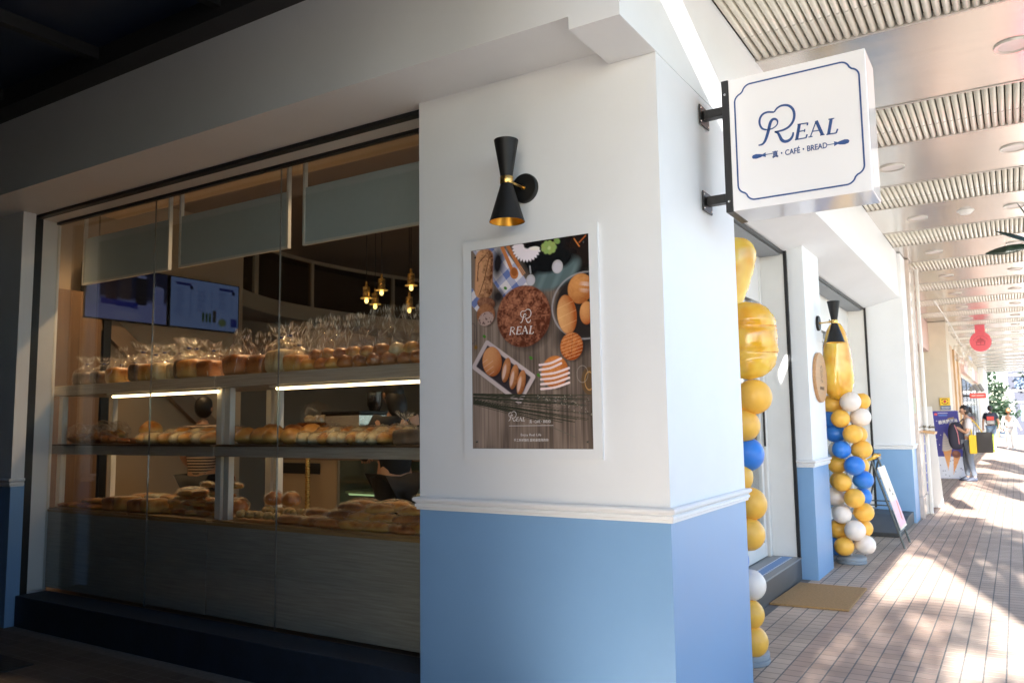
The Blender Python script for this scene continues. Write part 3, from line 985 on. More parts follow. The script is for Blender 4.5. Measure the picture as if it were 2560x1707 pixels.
def bag_mesh(kind, seed):
    rng = random.Random(seed * 13 + 5)
    m = MB()
    m.nf = 0
    if kind in ('loaf', 'slice', 'tall'):
        rx = {'loaf': 0.095, 'slice': 0.056, 'tall': 0.10}[kind]
        ry, h = 0.12, {'loaf': 0.145, 'slice': 0.16, 'tall': 0.15}[kind]
        neck = kind != 'tall'
        seg = 18
        rings = []
        prof = [(1.0, 1.0, 0.003), (1.03, 1.03, 0.05), (1.0, 1.0, h * 0.8), (0.86, 0.9, h), (0.45, 0.5, h + 0.03), (0.13, 0.2, h + 0.055), (0.11, 0.16, h + 0.065), (0.30, 0.5, h + 0.09), (0.62, 0.75, h + 0.135)]
        if not neck:
            prof = [(1.0, 1.0, 0.003), (1.03, 1.0, 0.06), (1.0, 0.9, h * 0.75), (0.8, 0.55, h + 0.02), (0.62, 0.30, h + 0.06), (0.8, 0.16, h + 0.11), (0.7, 0.08, h + 0.15)]
        lean = rng.uniform(-0.15, 0.15)
        for j, (a, b, z) in enumerate(prof):
            ring = []
            for k in range(seg):
                t = 2 * PI * k / seg
                q = 1 + rng.uniform(-0.09, 0.09) * (2.6 if j >= (6 if neck else 4) else 1)
                ring.append((rx * a * sq(math.cos(t), 0.6) * q + lean * max(0, z - h * 0.8), ry * b * sq(math.sin(t), 0.6) * q, z + rng.uniform(-0.006, 0.006) * (3 if j == len(prof) - 1 else 1) * (j > 0)))
            rings.append(ring)
        m.loft(rings, False, False)
    else:
        ax = {'bun': (0.064, 0.064, 0.05), 'roll': (0.054, 0.118, 0.048), 'stick': (0.145, 0.053, 0.042), 'flat': (0.115, 0.085, 0.03), 'crisp': (0.10, 0.085, 0.075)}[kind]
        def tw(d):
            k = 1 + rng.uniform(-0.06, 0.09)
            x = d.x
            return Vector((x * k * (1.0 if abs(x) < 0.9 else 1.12), d.y * k, max(-0.75, d.z) * k))
        m.ball((0, 0, ax[2] * 0.82), *ax, 14, 9, tw)
    # pale slivers along the folds paint bright glints onto the film
    m.nf = len(m.f)
    nv = len(m.v)
    zmax = max(p[2] for p in m.v)
    faces = [f for f in m.f if len(f) == 4]
    for _ in range({'tall': 60, 'loaf': 56, 'slice': 46}.get(kind, 20)):
        f = rng.choice(faces)
        if kind in ('tall', 'loaf', 'slice') and rng.random() < 0.75:
            f = max((rng.choice(faces) for _ in range(3)), key=lambda q: m.v[q[0]][2])
        P4 = [Vector(m.v[i]) for i in f]
        a = P4[0].lerp(P4[1], rng.random())
        b = P4[2].lerp(P4[3], rng.random())
        c_ = sum(P4, Vector()) / 4
        n_ = (P4[1] - P4[0]).cross(P4[3] - P4[0])
        if n_.length < 1e-9 or (b - a).length < 1e-4:
            continue
        n_.normalize()
        if n_.dot(Vector((c_.x, c_.y, c_.z - zmax * 0.4))) < 0:
            n_ = -n_
        s_ = (b - a).cross(n_).normalized() * rng.uniform(0.0010, 0.0028)
        off = n_ * 0.0015
        m.add([a + off, (a + b) / 2 + s_ + off * 1.6, b + off, (a + b) / 2 - s_ + off * 1.6], [(0, 1, 2, 3)])
    return m

BCACHE = {}
def bread_data(kind, k, mat_):
    key = (kind, k, mat_.name)
    if key not in BCACHE:
        me = bread_mesh(kind, k + 11).mesh('bread_' + kind)
        me.materials.append(mat_)
        me.polygons.foreach_set('use_smooth', [True] * len(me.polygons))
        BCACHE[key] = me
    return BCACHE[key]
def bag_data(kind, k):
    key = ('bag', kind, k)
    if key not in BCACHE:
        bm_ = bag_mesh(kind, k)
        me = bm_.mesh('bag_' + kind)
        me.materials.append(BAG)
        me.materials.append(FOLD_GLINT)
        me.polygons.foreach_set('material_index', [0 if i < bm_.nf else 1 for i in range(len(me.polygons))])
        BCACHE[key] = me
    return BCACHE[key]
NM = {'loaf': ('bread_loaf', 'loaf'), 'slice': ('sliced_loaf', 'loaf'), 'bun': ('bread_bun', 'bun'), 'roll': ('bread_roll', 'roll'), 'stick': ('long_bread', 'bread'), 'flat': ('flat_pastry', 'pastry'), 'crisp': ('crisp_pastry', 'pastry')}
ORD = ['first', 'second', 'third', 'fourth', 'fifth', 'sixth', 'seventh', 'eighth', 'ninth', 'tenth', 'eleventh', 'twelfth']
brng = random.Random(3)
def bread(kind, x, y, z, mat_, label, group, scale=1.0, rot=0.0, bag=None, sz=None, tilt=0.0):
    k = brng.randrange(4)
    nm, cat = NM[kind]
    o = bpy.data.objects.new(nm, bread_data(kind, k, mat_))
    COL.objects.link(o)
    o.location = (x, y, z)
    s = sz or (1, 1, 1)
    o.scale = (scale * s[0], scale * s[1], scale * s[2])
    o.rotation_euler = (tilt, brng.gauss(0, 0.03), rot + brng.gauss(0, 0.08))
    tag(o, label, cat, group)
    if bag:
        b = bpy.data.objects.new('plastic_bag', bag_data(bag, brng.randrange(5)))
        COL.objects.link(b)
        b.parent = o
        if bag in ('loaf', 'slice'):
            tie = bpy.data.objects.new('bag_tie', TIEME)
            COL.objects.link(tie)
            tie.parent = o
            h = 0.145 if bag == 'loaf' else 0.16
            tie.location = (0, 0, h + 0.057)
    return o
TIEME = MB().lathe([(0.014, 0), (0.016, 0.004), (0.014, 0.009)], seg=8).mesh('bag_tie')
TIEME.materials.append(TIE)

def row(kind, x0, x1, n, y, z, mat_, what, group, bag=None, rot=0.0, scale=1.0, jit=0.01, sz=None, tilt=0.0):
    for i in range(n):
        x = x0 + (x1 - x0) * (i / (n - 1) if n > 1 else 0.5)
        lab = f'{ORD[i]} {what}' if n > 1 else what
        bread(kind, x + brng.uniform(-jit, jit), y + brng.uniform(-jit, jit), z, mat_ if not isinstance(mat_, (list, tuple)) else mat_[i % len(mat_)], lab, group, scale * brng.uniform(0.95, 1.05), rot, bag, sz, tilt)

T, Mz, Cz = 1.748, 1.2795, 0.7735
G1 = 'bagged loaves on the top shelf'
# top shelf, left unit
for x, kd, mt, bg_, lb, sc in (
        (-5.15, 'loaf', C_DARK, 'loaf', 'dark bagged loaf at the far left end of the top shelf', 0.85),
        (-4.91, 'loaf', C_DARK, 'loaf', 'small dark loaf beside the golden one, left end of top shelf', 0.8),
        (-4.68, 'loaf', C_GOLD, 'tall', 'low golden loaf in a loose bag, left part of top shelf', 0.95),
        (-4.44, 'slice', C_DARK, 'slice', 'grey sliced rye loaf with a tied bag above the left window joint', 1.05),
        (-4.26, 'loaf', C_GOLD, 'loaf', 'golden tied loaf right of the grey rye loaf on top shelf', 0.98),
        (-4.13, 'slice', C_PALE, 'slice', 'pale narrow sliced loaf in a tied bag, middle of left top shelf', 0.95),
        (-3.995, 'slice', C_PALE, 'slice', 'second pale narrow sliced loaf on the left top shelf', 0.9),
        (-3.89, 'slice', C_DARK, 'slice', 'dark grey sliced loaf left of the tall brown loaves, top shelf', 1.05),
        (-3.755, 'loaf', C_GOLD, 'loaf', 'tall golden-brown tied loaf near the unit joint, top shelf', 1.05),
        (-3.60, 'loaf', C_BROWN, 'loaf', 'brown tied loaf at the right end of the left top shelf', 0.95),
        (-3.27, 'loaf', C_BROWN, 'tall', 'big dark brown loaf at the left end of the right top shelf', 1.1),
        (-3.07, 'loaf', C_BROWN, 'tall', 'reddish brown loaf beside the big dark loaf, right top shelf', 1.0),
        (-2.915, 'slice', C_PALE, 'slice', 'white sliced loaf standing left of its twin, right top shelf', 1.1),
        (-2.815, 'slice', C_PALE, 'slice', 'white sliced loaf standing right of its twin, right top shelf', 1.12),
        (-2.70, 'loaf', C_GOLD, 'loaf', 'golden tied loaf beside the white sliced loaves, right top shelf', 0.85)):
    bread(kd, x, 0.47 + brng.uniform(-0.02, 0.03), T, mt, lb, G1, sc, 0, bg_)
row('bun', -2.57, -2.25, 4, 0.42, T, [C_GOLD, C_BROWN], 'topped bun in the lower front row of the tall bags, right top shelf', 'topped buns on the right top shelf', None, scale=1.0)
row('bun', -2.56, -2.24, 4, 0.47, T + 0.065, [C_BROWN, C_GOLD], 'topped bun stacked in a tall clear bag, right top shelf', 'topped buns on the right top shelf', 'tall', scale=0.95)
row('bun', -2.13, -1.55, 6, 0.42, T, C_BROWN, 'brown milk bun in the lower row at the right end of top shelf', 'milk buns on the right top shelf', 'bun')
row('bun', -2.10, -1.52, 6, 0.46, T + 0.058, [C_GOLD, C_BROWN, C_PALE], 'milk bun in the upper row at the right end of top shelf', 'milk buns on the right top shelf', 'tall')
# middle shelf, left unit
row('crisp', -5.28, -4.85, 4, 0.50, Mz, C_BROWN, 'crisp ragged pastry at the left end of the middle shelf', 'crisp pastries on the middle shelf', 'crisp', scale=1.15)
row('crisp', -5.15, -4.95, 2, 0.62, Mz + 0.03, C_GOLD, 'crisp golden pastry behind the ragged ones, middle shelf', 'crisp pastries on the middle shelf', 'crisp', scale=1.1)
bread('bun', -4.46, 0.58, Mz + 0.05, C_GOLD, 'large golden bun set on top, left middle shelf', 'loose buns on the middle shelf', 1.5)
row('flat', -4.62, -4.42, 2, 0.48, Mz, C_BROWN, 'flat brown roll below the large golden bun, middle shelf', 'loose buns on the middle shelf', None, scale=0.9, sz=(1, 1, 1.5))
row('roll', -4.30, -3.55, 7, 0.44, Mz, [C_GOLD, C_PALE], 'wrapped roll in the front row of the left middle shelf', 'wrapped rolls on the left middle shelf', 'roll', rot=0.35, scale=1.05)
row('roll', -4.22, -3.50, 6, 0.62, Mz + 0.03, [C_PALE, C_GOLD], 'wrapped roll in the back row of the left middle shelf', 'wrapped rolls on the left middle shelf', 'roll', rot=0.3, scale=1.1)
# middle shelf, right unit
row('bun', -3.22, -2.78, 4, 0.47, Mz, C_GOLD, 'round golden bun without a bag in the front of the right middle shelf', 'unwrapped buns on the right middle shelf', None, scale=1.35)
row('bun', -3.12, -2.72, 3, 0.60, Mz + 0.01, [C_GOLD, C_BROWN], 'round golden bun behind the front ones on the right middle shelf', 'unwrapped buns on the right middle shelf', None, scale=1.5)
row('roll', -2.62, -1.95, 9, 0.44, Mz, [C_PALE, C_PALE, C_GOLD], 'wrapped pale roll in the slanting front row, right middle shelf', 'wrapped rolls on the right middle shelf', 'roll', rot=0.45, scale=1.0)
row('roll', -2.60, -1.90, 8, 0.60, Mz + 0.025, [C_GOLD, C_PALE], 'wrapped roll in the row behind, right middle shelf', 'wrapped rolls on the right middle shelf', 'roll', rot=0.4, scale=1.1)
row('loaf', -1.80, -1.55, 2, 0.45, Mz, C_DARK, 'dark bagged loaf at the right end of the middle shelf', 'dark loaves on the right middle shelf', 'loaf', scale=0.72)
# counter, left unit
row('flat', -5.36, -4.90, 4, 0.46, Cz, [C_BROWN, C_GOLD], 'flat reddish pastry at the left end of the counter', 'flat pastries on the counter', None, scale=0.95)
row('flat', -5.10, -4.85, 3, 0.52, Cz + 0.035, C_GOLD, 'flat golden pastry stacked on others, left end of the counter', 'flat pastries on the counter', None, scale=0.95)
row('loaf', -4.72, -4.22, 4, 0.47, Cz, [C_BROWN, C_GOLD], 'small square wrapped loaf on the left counter', 'square wrapped loaves on the counter', 'crisp', scale=0.80)
row('flat', -4.12, -4.02, 1, 0.68, Cz + 0.11, C_GOLD, 'wide flat bagged bread lying on the heap, left counter', 'heaped breads on the left counter', 'flat', scale=1.3)
for lv, (n, x0, x1) in enumerate(((5, -4.05, -3.50), (5, -4.05, -3.50), (4, -3.98, -3.52), (3, -3.82, -3.52))):
    row('stick', x0, x1, n, 0.47 + 0.05 * lv, Cz + 0.062 * lv, [C_GOLD, C_BROWN], f'wrapped bread in the {ORD[lv]} layer of the heap left of the posts', 'heaped breads on the left counter', 'stick', scale=0.60)
row('bun', -4.0, -3.6, 4, 0.72, Cz, C_BROWN, 'bun hidden behind the heap on the left counter', 'heaped breads on the left counter', 'bun', scale=1.3)
row('bun', -3.25, -3.08, 2, 0.74, Cz + 0.07, C_BROWN, 'brown bun piled behind the white posts', 'buns piled behind the posts', 'bun', scale=1.2)
# counter, right unit
row('stick', -3.24, -2.88, 5, 0.46, Cz + 0.02, C_HERB, 'slanting herb-topped bread at the left end of the right counter', 'herb breads on the right counter', None, rot=-0.55, scale=0.72, tilt=0.3)
row('stick', -2.74, -2.52, 2, 0.42, Cz, C_BROWN, 'dark brown long roll in a bag beside the herb breads', 'long rolls on the right counter', 'stick', scale=0.85, rot=0.1)
row('stick', -2.62, -2.42, 2, 0.56, Cz + 0.03, C_BROWN, 'brown long roll lying behind the dark ones, right counter', 'long rolls on the right counter', 'stick', scale=0.9)
for lv, n in enumerate((4, 4, 3)):
    row('stick', -2.34 + 0.03 * lv, -1.78, n, 0.38 + 0.055 * lv, Cz + 0.046 * lv, [C_BROWN, C_GOLD, C_GOLD], f'long golden bread in the {ORD[lv]} layer of the right counter stack', 'stacked long breads on the right counter', 'stick', scale=0.80, rot=0.08, sz=(1, 1.1, 1.1))
row('stick', -2.35, -1.80, 3, 0.68, Cz + 0.08, [C_BROWN, C_GOLD], 'long bread behind the stack, right counter', 'stacked long breads on the right counter', 'stick', scale=1.0, rot=-0.05)
row('stick', -1.72, -1.45, 2, 0.62, Cz + 0.14, C_BROWN, 'brown long bread on top beside the pillar, right counter', 'stacked long breads on the right counter', 'stick', scale=1.0)

# more bread filling the gaps
row('flat', -5.30, -4.86, 5, 0.70, Cz, [C_GOLD, C_BROWN], 'flat pastry in the back row at the left end of the counter', 'flat pastries on the counter', 'flat', scale=0.9)
row('loaf', -4.70, -4.15, 4, 0.70, Cz, [C_GOLD, C_PALE], 'small wrapped loaf in the back row of the left counter', 'square wrapped loaves on the counter', 'crisp', scale=0.85)
row('stick', -2.78, -2.46, 3, 0.72, Cz + 0.01, [C_GOLD, C_BROWN], 'long bagged roll at the back beside the brass pole', 'long rolls on the right counter', 'stick', scale=0.9, rot=-0.15)
row('stick', -3.16, -2.84, 4, 0.62, Cz + 0.03, C_HERB, 'herb-topped bread in the second row of the right counter', 'herb breads on the right counter', None, rot=-0.5, scale=0.72, tilt=0.25)
row('stick', -1.66, -1.42, 2, 0.42, Cz, C_GOLD, 'long golden bread low beside the pillar', 'stacked long breads on the right counter', 'stick', scale=0.95)
row('roll', -4.62, -4.38, 3, 0.66, Mz, [C_GOLD, C_BROWN], 'roll in the back near the large golden bun', 'loose buns on the middle shelf', 'roll', rot=0.2)
row('loaf', -5.05, -3.55, 8, 0.68, T, [C_BROWN, C_GOLD, C_GOLD], 'bagged loaf in the back row of the left top shelf', 'back row of bagged loaves', 'loaf', scale=0.85)
row('bun', -2.95, -2.65, 3, 0.68, T, C_GOLD, 'bagged bun behind the white sliced loaves', 'back row of bagged loaves', 'tall', scale=1.2)

# ------------------------------------------------------------------ menu screens
def vnoise(h, w, sy, sx, seed):
    rng = np.random.default_rng(seed)
    gy, gx = int(h / sy) + 3, int(w / sx) + 3
    g_ = rng.random((gy, gx))
    yy, xx = np.arange(h) / sy, np.arange(w) / sx
    yi, xi = yy.astype(int), xx.astype(int)
    fy, fx = (yy - yi)[:, None], (xx - xi)[None, :]
    fy, fx = fy * fy * (3 - 2 * fy), fx * fx * (3 - 2 * fx)
    a, b = g_[np.ix_(yi, xi)], g_[np.ix_(yi, xi + 1)]
    c, d = g_[np.ix_(yi + 1, xi)], g_[np.ix_(yi + 1, xi + 1)]
    return (a * (1 - fx) + b * fx) * (1 - fy) + (c * (1 - fx) + d * fx) * fy

class Paint:
    def __init__(s, H, W, w, h, bgc):
        s.H, s.W = H, W
        s.x, s.y = np.meshgrid(np.linspace(0, w, W), np.linspace(0, h, H))
        s.w, s.h = w, h
        s.im = np.empty((H, W, 3))
        s.im[:] = bgc
    def put(s, m, c):
        c = np.asarray(c, float)
        s.im = s.im * (1 - m[..., None]) + c * m[..., None]
    def rad(s, cx, cy, rx, ry, rot=0):
        dx, dy = s.x - cx, s.y - cy
        c, sn = math.cos(rot), math.sin(rot)
        return (dx * c + dy * sn) / rx, (-dx * sn + dy * c) / ry
    def ell(s, cx, cy, rx, ry, rot, c, soft=0.06):
        u, v = s.rad(cx, cy, rx, ry, rot)
        m = np.clip((1 - np.hypot(u, v)) / soft, 0, 1)
        s.put(m, c)
        return m, u, v
    def rect(s, cx, cy, rx, ry, rot, c, soft=0.003, rnd=0.0):
        u, v = s.rad(cx, cy, 1, 1, rot)
        qx, qy = np.abs(u) - rx + rnd, np.abs(v) - ry + rnd
        d = np.hypot(np.maximum(qx, 0), np.maximum(qy, 0)) + np.minimum(np.maximum(qx, qy), 0) - rnd
        m = np.clip(-d / soft, 0, 1)
        s.put(m, c)
        return m, u, v
    def line(s, a, b, wd, c, soft=0.0015):
        ax, ay, bx, by = *a, *b
        l2 = (bx - ax) ** 2 + (by - ay) ** 2
        t = np.clip(((s.x - ax) * (bx - ax) + (s.y - ay) * (by - ay)) / l2, 0, 1)
        d = np.hypot(s.x - ax - t * (bx - ax), s.y - ay - t * (by - ay))
        m = np.clip((wd / 2 - d) / soft + 0.5, 0, 1)
        s.put(m, c)
        return m

# left screen: cups of coffee; right screen: price list
SW, SH = 0.90, 0.53
pl_ = Paint(60, 100, SW, SH, (0.03, 0.035, 0.09))
pl_.rect(0.45, 0.45, 0.5, 0.16, 0, (0.30, 0.34, 0.75), 0.05)
for cx, cy, c in ((0.08, 0.25, (0.25, 0.3, 0.6)), (0.27, 0.2, (0.05, 0.03, 0.05)), (0.42, 0.16, (0.10, 0.07, 0.08)), (0.60, 0.2, (0.02, 0.02, 0.03)), (0.80, 0.3, (0.30, 0.34, 0.72))):
    pl_.rect(cx, cy, 0.07, 0.16, 0, c, 0.01, 0.03)
    pl_.ell(cx, cy - 0.14, 0.06, 0.02, 0, (0.35, 0.38, 0.7))
pl_.rect(0.36, 0.36, 0.2, 0.03, 0.05, (0.02, 0.04, 0.40))
pl_.ell(0.45, 0.47, 0.16, 0.04, 0, (0.38, 0.42, 0.8))
pr_ = Paint(90, 150, SW, SH, (0.30, 0.43, 0.85))
for cx, cy in ((0.16, 0.06), (0.73, 0.06)):
    pr_.rect(cx, cy, 0.1, 0.015, 0, (0.03, 0.04, 0.25))
    pr_.ell(cx + 0.1, cy + 0.03, 0.022, 0.022, 0, (0.02, 0.02, 0.06))
prn = random.Random(2)
for cx, y0, y1 in ((0.10, 0.11, 0.42), (0.38, 0.12, 0.36), (0.66, 0.1, 0.30)):
    y = y0
    while y < y1:
        pr_.rect(cx + prn.uniform(0, 0.02), y, prn.uniform(0.03, 0.06), 0.004, 0, (0.12, 0.16, 0.45))
        pr_.rect(cx + 0.15, y, 0.012, 0.004, 0, (0.12, 0.16, 0.45))
        y += 0.02
for i in range(3):
    pr_.rect(0.42 + i * 0.045, 0.40, 0.018, 0.055, 0, (0.06, 0.12, 0.05), 0.005, 0.015)
pr_.rect(0.57, 0.38, 0.025, 0.07, 0, (0.08, 0.08, 0.08), 0.005, 0.01)
pr_.ell(0.68, 0.44, 0.055, 0.045, 0, (0.22, 0.28, 0.14))
pr_.rect(0.84, 0.43, 0.045, 0.05, 0, (0.03, 0.05, 0.35), 0.004, 0.01)
SCRM = print_mat('screen_glow', 0.2, emit=0.12 * EK)
for img, y0, nm in ((pl_.im, 1.0, 'left menu screen showing cups of coffee'), (pr_.im, 1.91, 'right menu screen showing a pale blue price list')):
    t = thing('menu_screen', nm + ' under the mezzanine', 'screen', (-6.2, y0 + 0.45, 2.46), 'menu screens')
    MB().box(-6.26, -6.195, y0, y0 + 0.895, 2.455, 2.995).build('bezel', BLACK, t, bevel=0.004)
    print_sheet('display', img, (-6.1935, y0 + 0.015, 2.985), (0, 0.865, 0), (0, 0, -0.52), SCRM, t)
    B('wall_bracket', BLACK, t, -6.30, -6.261, y0 + 0.35, y0 + 0.55, 2.6, 2.85)

# ------------------------------------------------------------------ pendant lamps
BULB = emission('pendant_bulb', (1.0, 0.62, 0.18), 4 * EK)
PGLASS = mat('amber_pendant_disc', (0.9, 0.55, 0.12), 0.25, metal=0.8, emit=(1.0, 0.55, 0.12), estr=0.35 * EK)
k = 1.0
pend = [(921, 746), (957, 726), (951, 758), (1024, 773), (1043, 713)]
ppos = [(-4.07, 2.6, 2.63), (-3.92, 2.65, 2.70), (-4.18, 2.85, 2.61), (-3.90, 3.05, 2.57), (-3.55, 2.65, 2.71)]
for i, (x, y, z) in enumerate(ppos):
    t = thing('pendant_lamp', ['lowest-left', 'highest middle', 'lower middle', 'lower right', 'rightmost, half hidden'][i] + ' small brass pendant lamp glowing behind the window', 'pendant lamp', (x, y, z), 'brass pendant lamps')
    MB().tube([(x, y, z + 0.16), (x, y, 3.75)], 0.003, 6).build('cord', BLACK, t)
    MB().lathe([(0.0, z + 0.17), (0.012, z + 0.165), (0.014, z + 0.12), (0.035, z + 0.115), (0.037, z + 0.02), (0.033, z + 0.02)], (x, y, 0), seg=18, caps=False).build('socket_cup', BRASS, t, smooth=True)
    MB().lathe([(0.02, z + 0.012), (0.060, z + 0.006), (0.061, z + 0.001), (0.02, z - 0.002)], (x, y, 0), seg=22).build('disc_shade', PGLASS, t, smooth=True)
    MB().ball((x, y, z - 0.022), 0.020, 0.020, 0.026, 12, 8).build('bulb', BULB, t, smooth='all')

# ------------------------------------------------------------------ counter and machines
t = thing('service_counter', 'taupe service counter with a black plate behind the bread shelves', 'counter', (-4.2, 2.5, 0.1))
B('body', CREAM, t, -5.0, -4.06, 2.2, 2.9, 0.1, 1.08)
B('worktop', TAUPE, t, -5.02, -2.0, 2.18, 2.92, 1.081, 1.11, bevel=0.003)
B('name_plate', BLACK, t, -4.80, -4.27, 2.185, 2.199, 0.95, 1.05)
B('body', CREAM, t, -2.6, -2.0, 2.2, 2.9, 0.1, 1.08)
t = thing('cake_fridge', 'glass-fronted cake fridge glowing beside the counter', 'fridge', (-3.4, 2.6, 0.1))
MB().box(-4.05, -2.62, 2.75, 2.88, 0.1, 1.08).box(-4.05, -4.02, 2.2, 2.749, 0.1, 1.08).box(-2.65, -2.62, 2.2, 2.749, 0.1, 1.08).box(-4.019, -2.651, 2.2, 2.749, 0.1, 0.42).build('cabinet', mat('fridge_grey', (0.25, 0.26, 0.25), 0.4), t)
B('glass_front', clear_mat('fridge_glass', (0.8, 0.9, 0.85), base=0.06), t, -4.02, -2.65, 2.2, 2.208, 0.42, 1.08)
B('frame', mat('fridge_frame_steel', (0.4, 0.4, 0.36), 0.3, metal=0.8), t, -3.36, -3.33, 2.19, 2.199, 0.42, 1.08)
B('shelf', mat('fridge_shelf', (0.55, 0.6, 0.5), 0.3), t, -4.0, -2.66, 2.25, 2.7, 0.78, 0.80)
MB().tube([(-3.98, 2.28, 0.77), (-2.68, 2.28, 0.77)], 0.010, 6).build('lamp_tube', emission('fridge_lamp', (0.75, 0.85, 0.45), 0.9 * EK), t)
for i in range(8):
    x = -3.9 + i * 0.15
    o = MB().lathe([(0.035, 0.421), (0.045, 0.5), (0.03, 0.51), (0.0, 0.515)], (x, 2.4, 0), seg=12, caps=False).build('dessert_cup', mat('dessert_cup_mix%d' % (i % 2), ((0.5, 0.28, 0.1), (0.6, 0.6, 0.7))[i % 2], 0.2, coat=0.6) if i < 2 else MATS['dessert_cup_mix%d' % (i % 2)], None, smooth=True, loc=(x, 2.4, 0.42))
    tag(o, f'{ORD[i]} small dessert cup from the left inside the cake fridge', 'dessert', 'dessert cups in the fridge')
t = thing('brass_pole', 'slim brass pole standing between counter and bread shelves', 'pole', (-4.33, 2.1, 0.1))
MB().tube([(-4.33, 2.1, 0.1), (-4.33, 2.1, 1.13)], 0.022, 12).build('tube', BRASS, t, smooth=True)
MB().lathe([(0.10, 0.10), (0.10, 0.115), (0.03, 0.13)], (-4.33, 2.1, 0), seg=18).build('base', BRASS, t, smooth=True)
STEEL = mat('brushed_steel', (0.55, 0.54, 0.52), 0.25, metal=0.9, var=0.06, stretch=(1, 1, 10))
t = thing('coffee_machine', 'brushed steel coffee machine on the counter', 'coffee machine', (-4.1, 2.45, 1.11))
B('body', STEEL, t, -4.33, -3.88, 2.3, 2.7, 1.16, 1.50, bevel=0.012)
B('cup_tray', BLACK, t, -4.35, -3.86, 2.28, 2.72, 1.501, 1.53, bevel=0.006)
B('drip_tray', BLACK, t, -4.34, -3.87, 2.24, 2.70, 1.111, 1.159, bevel=0.006)
for x in (-4.22, -4.0):
    MB().tube([(x, 2.30, 1.36), (x, 2.20, 1.34)], 0.02, 10).build('group_head', BLACK, t, smooth=True)
t = thing('coffee_grinder', 'tall dark coffee grinder beside the steel machine', 'grinder', (-4.12, 2.78, 1.11))
MB().lathe([(0.07, 1.111), (0.07, 1.50), (0.05, 1.52)], (-4.12, 2.78, 0), seg=18).build('body', BLACK, t, smooth=True)
MB().lathe([(0.045, 1.521), (0.075, 1.60), (0.075, 1.72), (0.0, 1.73)], (-4.12, 2.78, 0), seg=18, caps=False).build('hopper', clear_mat('hopper_smoke', (0.4, 0.35, 0.3), base=0.08), t, smooth=True)
t = thing('black_till', 'small black till right of the coffee machine', 'till', (-3.7, 2.45, 1.11))
B('body', BLACK, t, -3.82, -3.58, 2.3, 2.6, 1.111, 1.40, bevel=0.01)
B('paper_roll', WHITEM, t, -3.76, -3.66, 2.35, 2.42, 1.401, 1.43)
t = thing('cake_dome', 'glass cake dome on a dark wooden stand with pastries', 'cake stand', (-4.48, 2.35, 1.11))
MB().lathe([(0.11, 1.111), (0.10, 1.14), (0.05, 1.18), (0.06, 1.34), (0.17, 1.40), (0.18, 1.425), (0.0, 1.425)], (-4.48, 2.35, 0), seg=24, caps=False).build('stand', C_BROWN, t, smooth=True)
MB().lathe([(0.155, 1.426), (0.155, 1.52), (0.12, 1.60), (0.03, 1.63), (0.012, 1.66), (0.0, 1.66)], (-4.48, 2.35, 0), seg=24, caps=False).build('dome', clear_mat('dome_glass', base=0.08), t, smooth=True)
for i, a in enumerate((0.3, 2.2, 4.2)):
    bread('bun', -4.48 + 0.07 * math.cos(a), 2.35 + 0.07 * math.sin(a), 1.426, C_PALE, f'{ORD[i]} pale bun under the glass cake dome', 'buns under the cake dome', 0.9)
t = thing('dome_camera', 'small black dome camera under the mezzanine', 'camera', (-6.95, 4.35, 2.85))
MB().lathe([(0.07, 2.849), (0.07, 2.83), (0.05, 2.78), (0.0, 2.765)], (-6.95, 4.75, 0), seg=16, caps=False).build('housing', BLACK, t, smooth=True)
t = thing('menu_board', 'dark slate menu board on the wall behind the counter', 'menu board', (-5.2, 8.6, 1.5))
B('board', mat('slate', (0.03, 0.032, 0.035), 0.6), t, -6.6, -4.6, 8.66, 8.69, 1.3, 2.4)
B('frame', BROWNWOOD, t, -6.65, -4.55, 8.675, 8.695, 1.25, 2.45)

# ------------------------------------------------------------------ logo drawing
HAT = [(-0.1345, 0.0396), (-0.1547, 0.0511), (-0.1648, 0.0735), (-0.1636, 0.0987), (-0.1503, 0.1182), (-0.1272, 0.1247), (-0.0967, 0.1179), (-0.0809, 0.1345), (-0.0582, 0.1415), (-0.0316, 0.1355), (-0.0125, 0.1155), (-0.0059, 0.0877), (-0.0119, 0.0585), (-0.0296, 0.036), (-0.0536, 0.0247), (-0.0807, 0.0219), (-0.0983, 0.0227)]
STEM = [(-0.1345, 0.0396), (-0.107, 0.041), (-0.0874, 0.0533), (-0.0825, 0.0702), (-0.0915, 0.0829), (-0.1051, 0.0837), (-0.1159, 0.0702), (-0.124, 0.0432), (-0.1336, 0.0128), (-0.1452, -0.0136), (-0.1581, -0.0254), (-0.1755, -0.027)]
LEG = [(-0.0983, 0.0227), (-0.0844, 0.0148), (-0.0764, -0.0012), (-0.0679, -0.0222), (-0.053, -0.033), (-0.0328, -0.03), (-0.0187, -0.0145), (-0.0145, 0.0037)]
def logo_R(m, fn, d, wk=1.0):
    a = spline(HAT[:7], 6)
    b = spline(HAT[6:], 6)
    m.ribbon(a, [0.0055 * wk + 0.0025 * wk * math.sin(PI * i / len(a)) for i in range(len(a))], fn, d)
    m.ribbon(b, [0.0055 * wk + 0.0035 * wk * math.sin(PI * i / len(b)) for i in range(len(b))], fn, d)
    s_ = spline(STEM, 6)
    m.ribbon(s_, [(0.0045 + 0.0065 * max(0, math.sin(PI * (i / len(s_) * 1.3 - 0.3)))) * wk for i in range(len(s_))], fn, d)
    l_ = spline(LEG, 6)
    m.ribbon(l_, [(0.005 + 0.006 * math.sin(PI * i / len(l_))) * wk for i in range(len(l_))], fn, d)
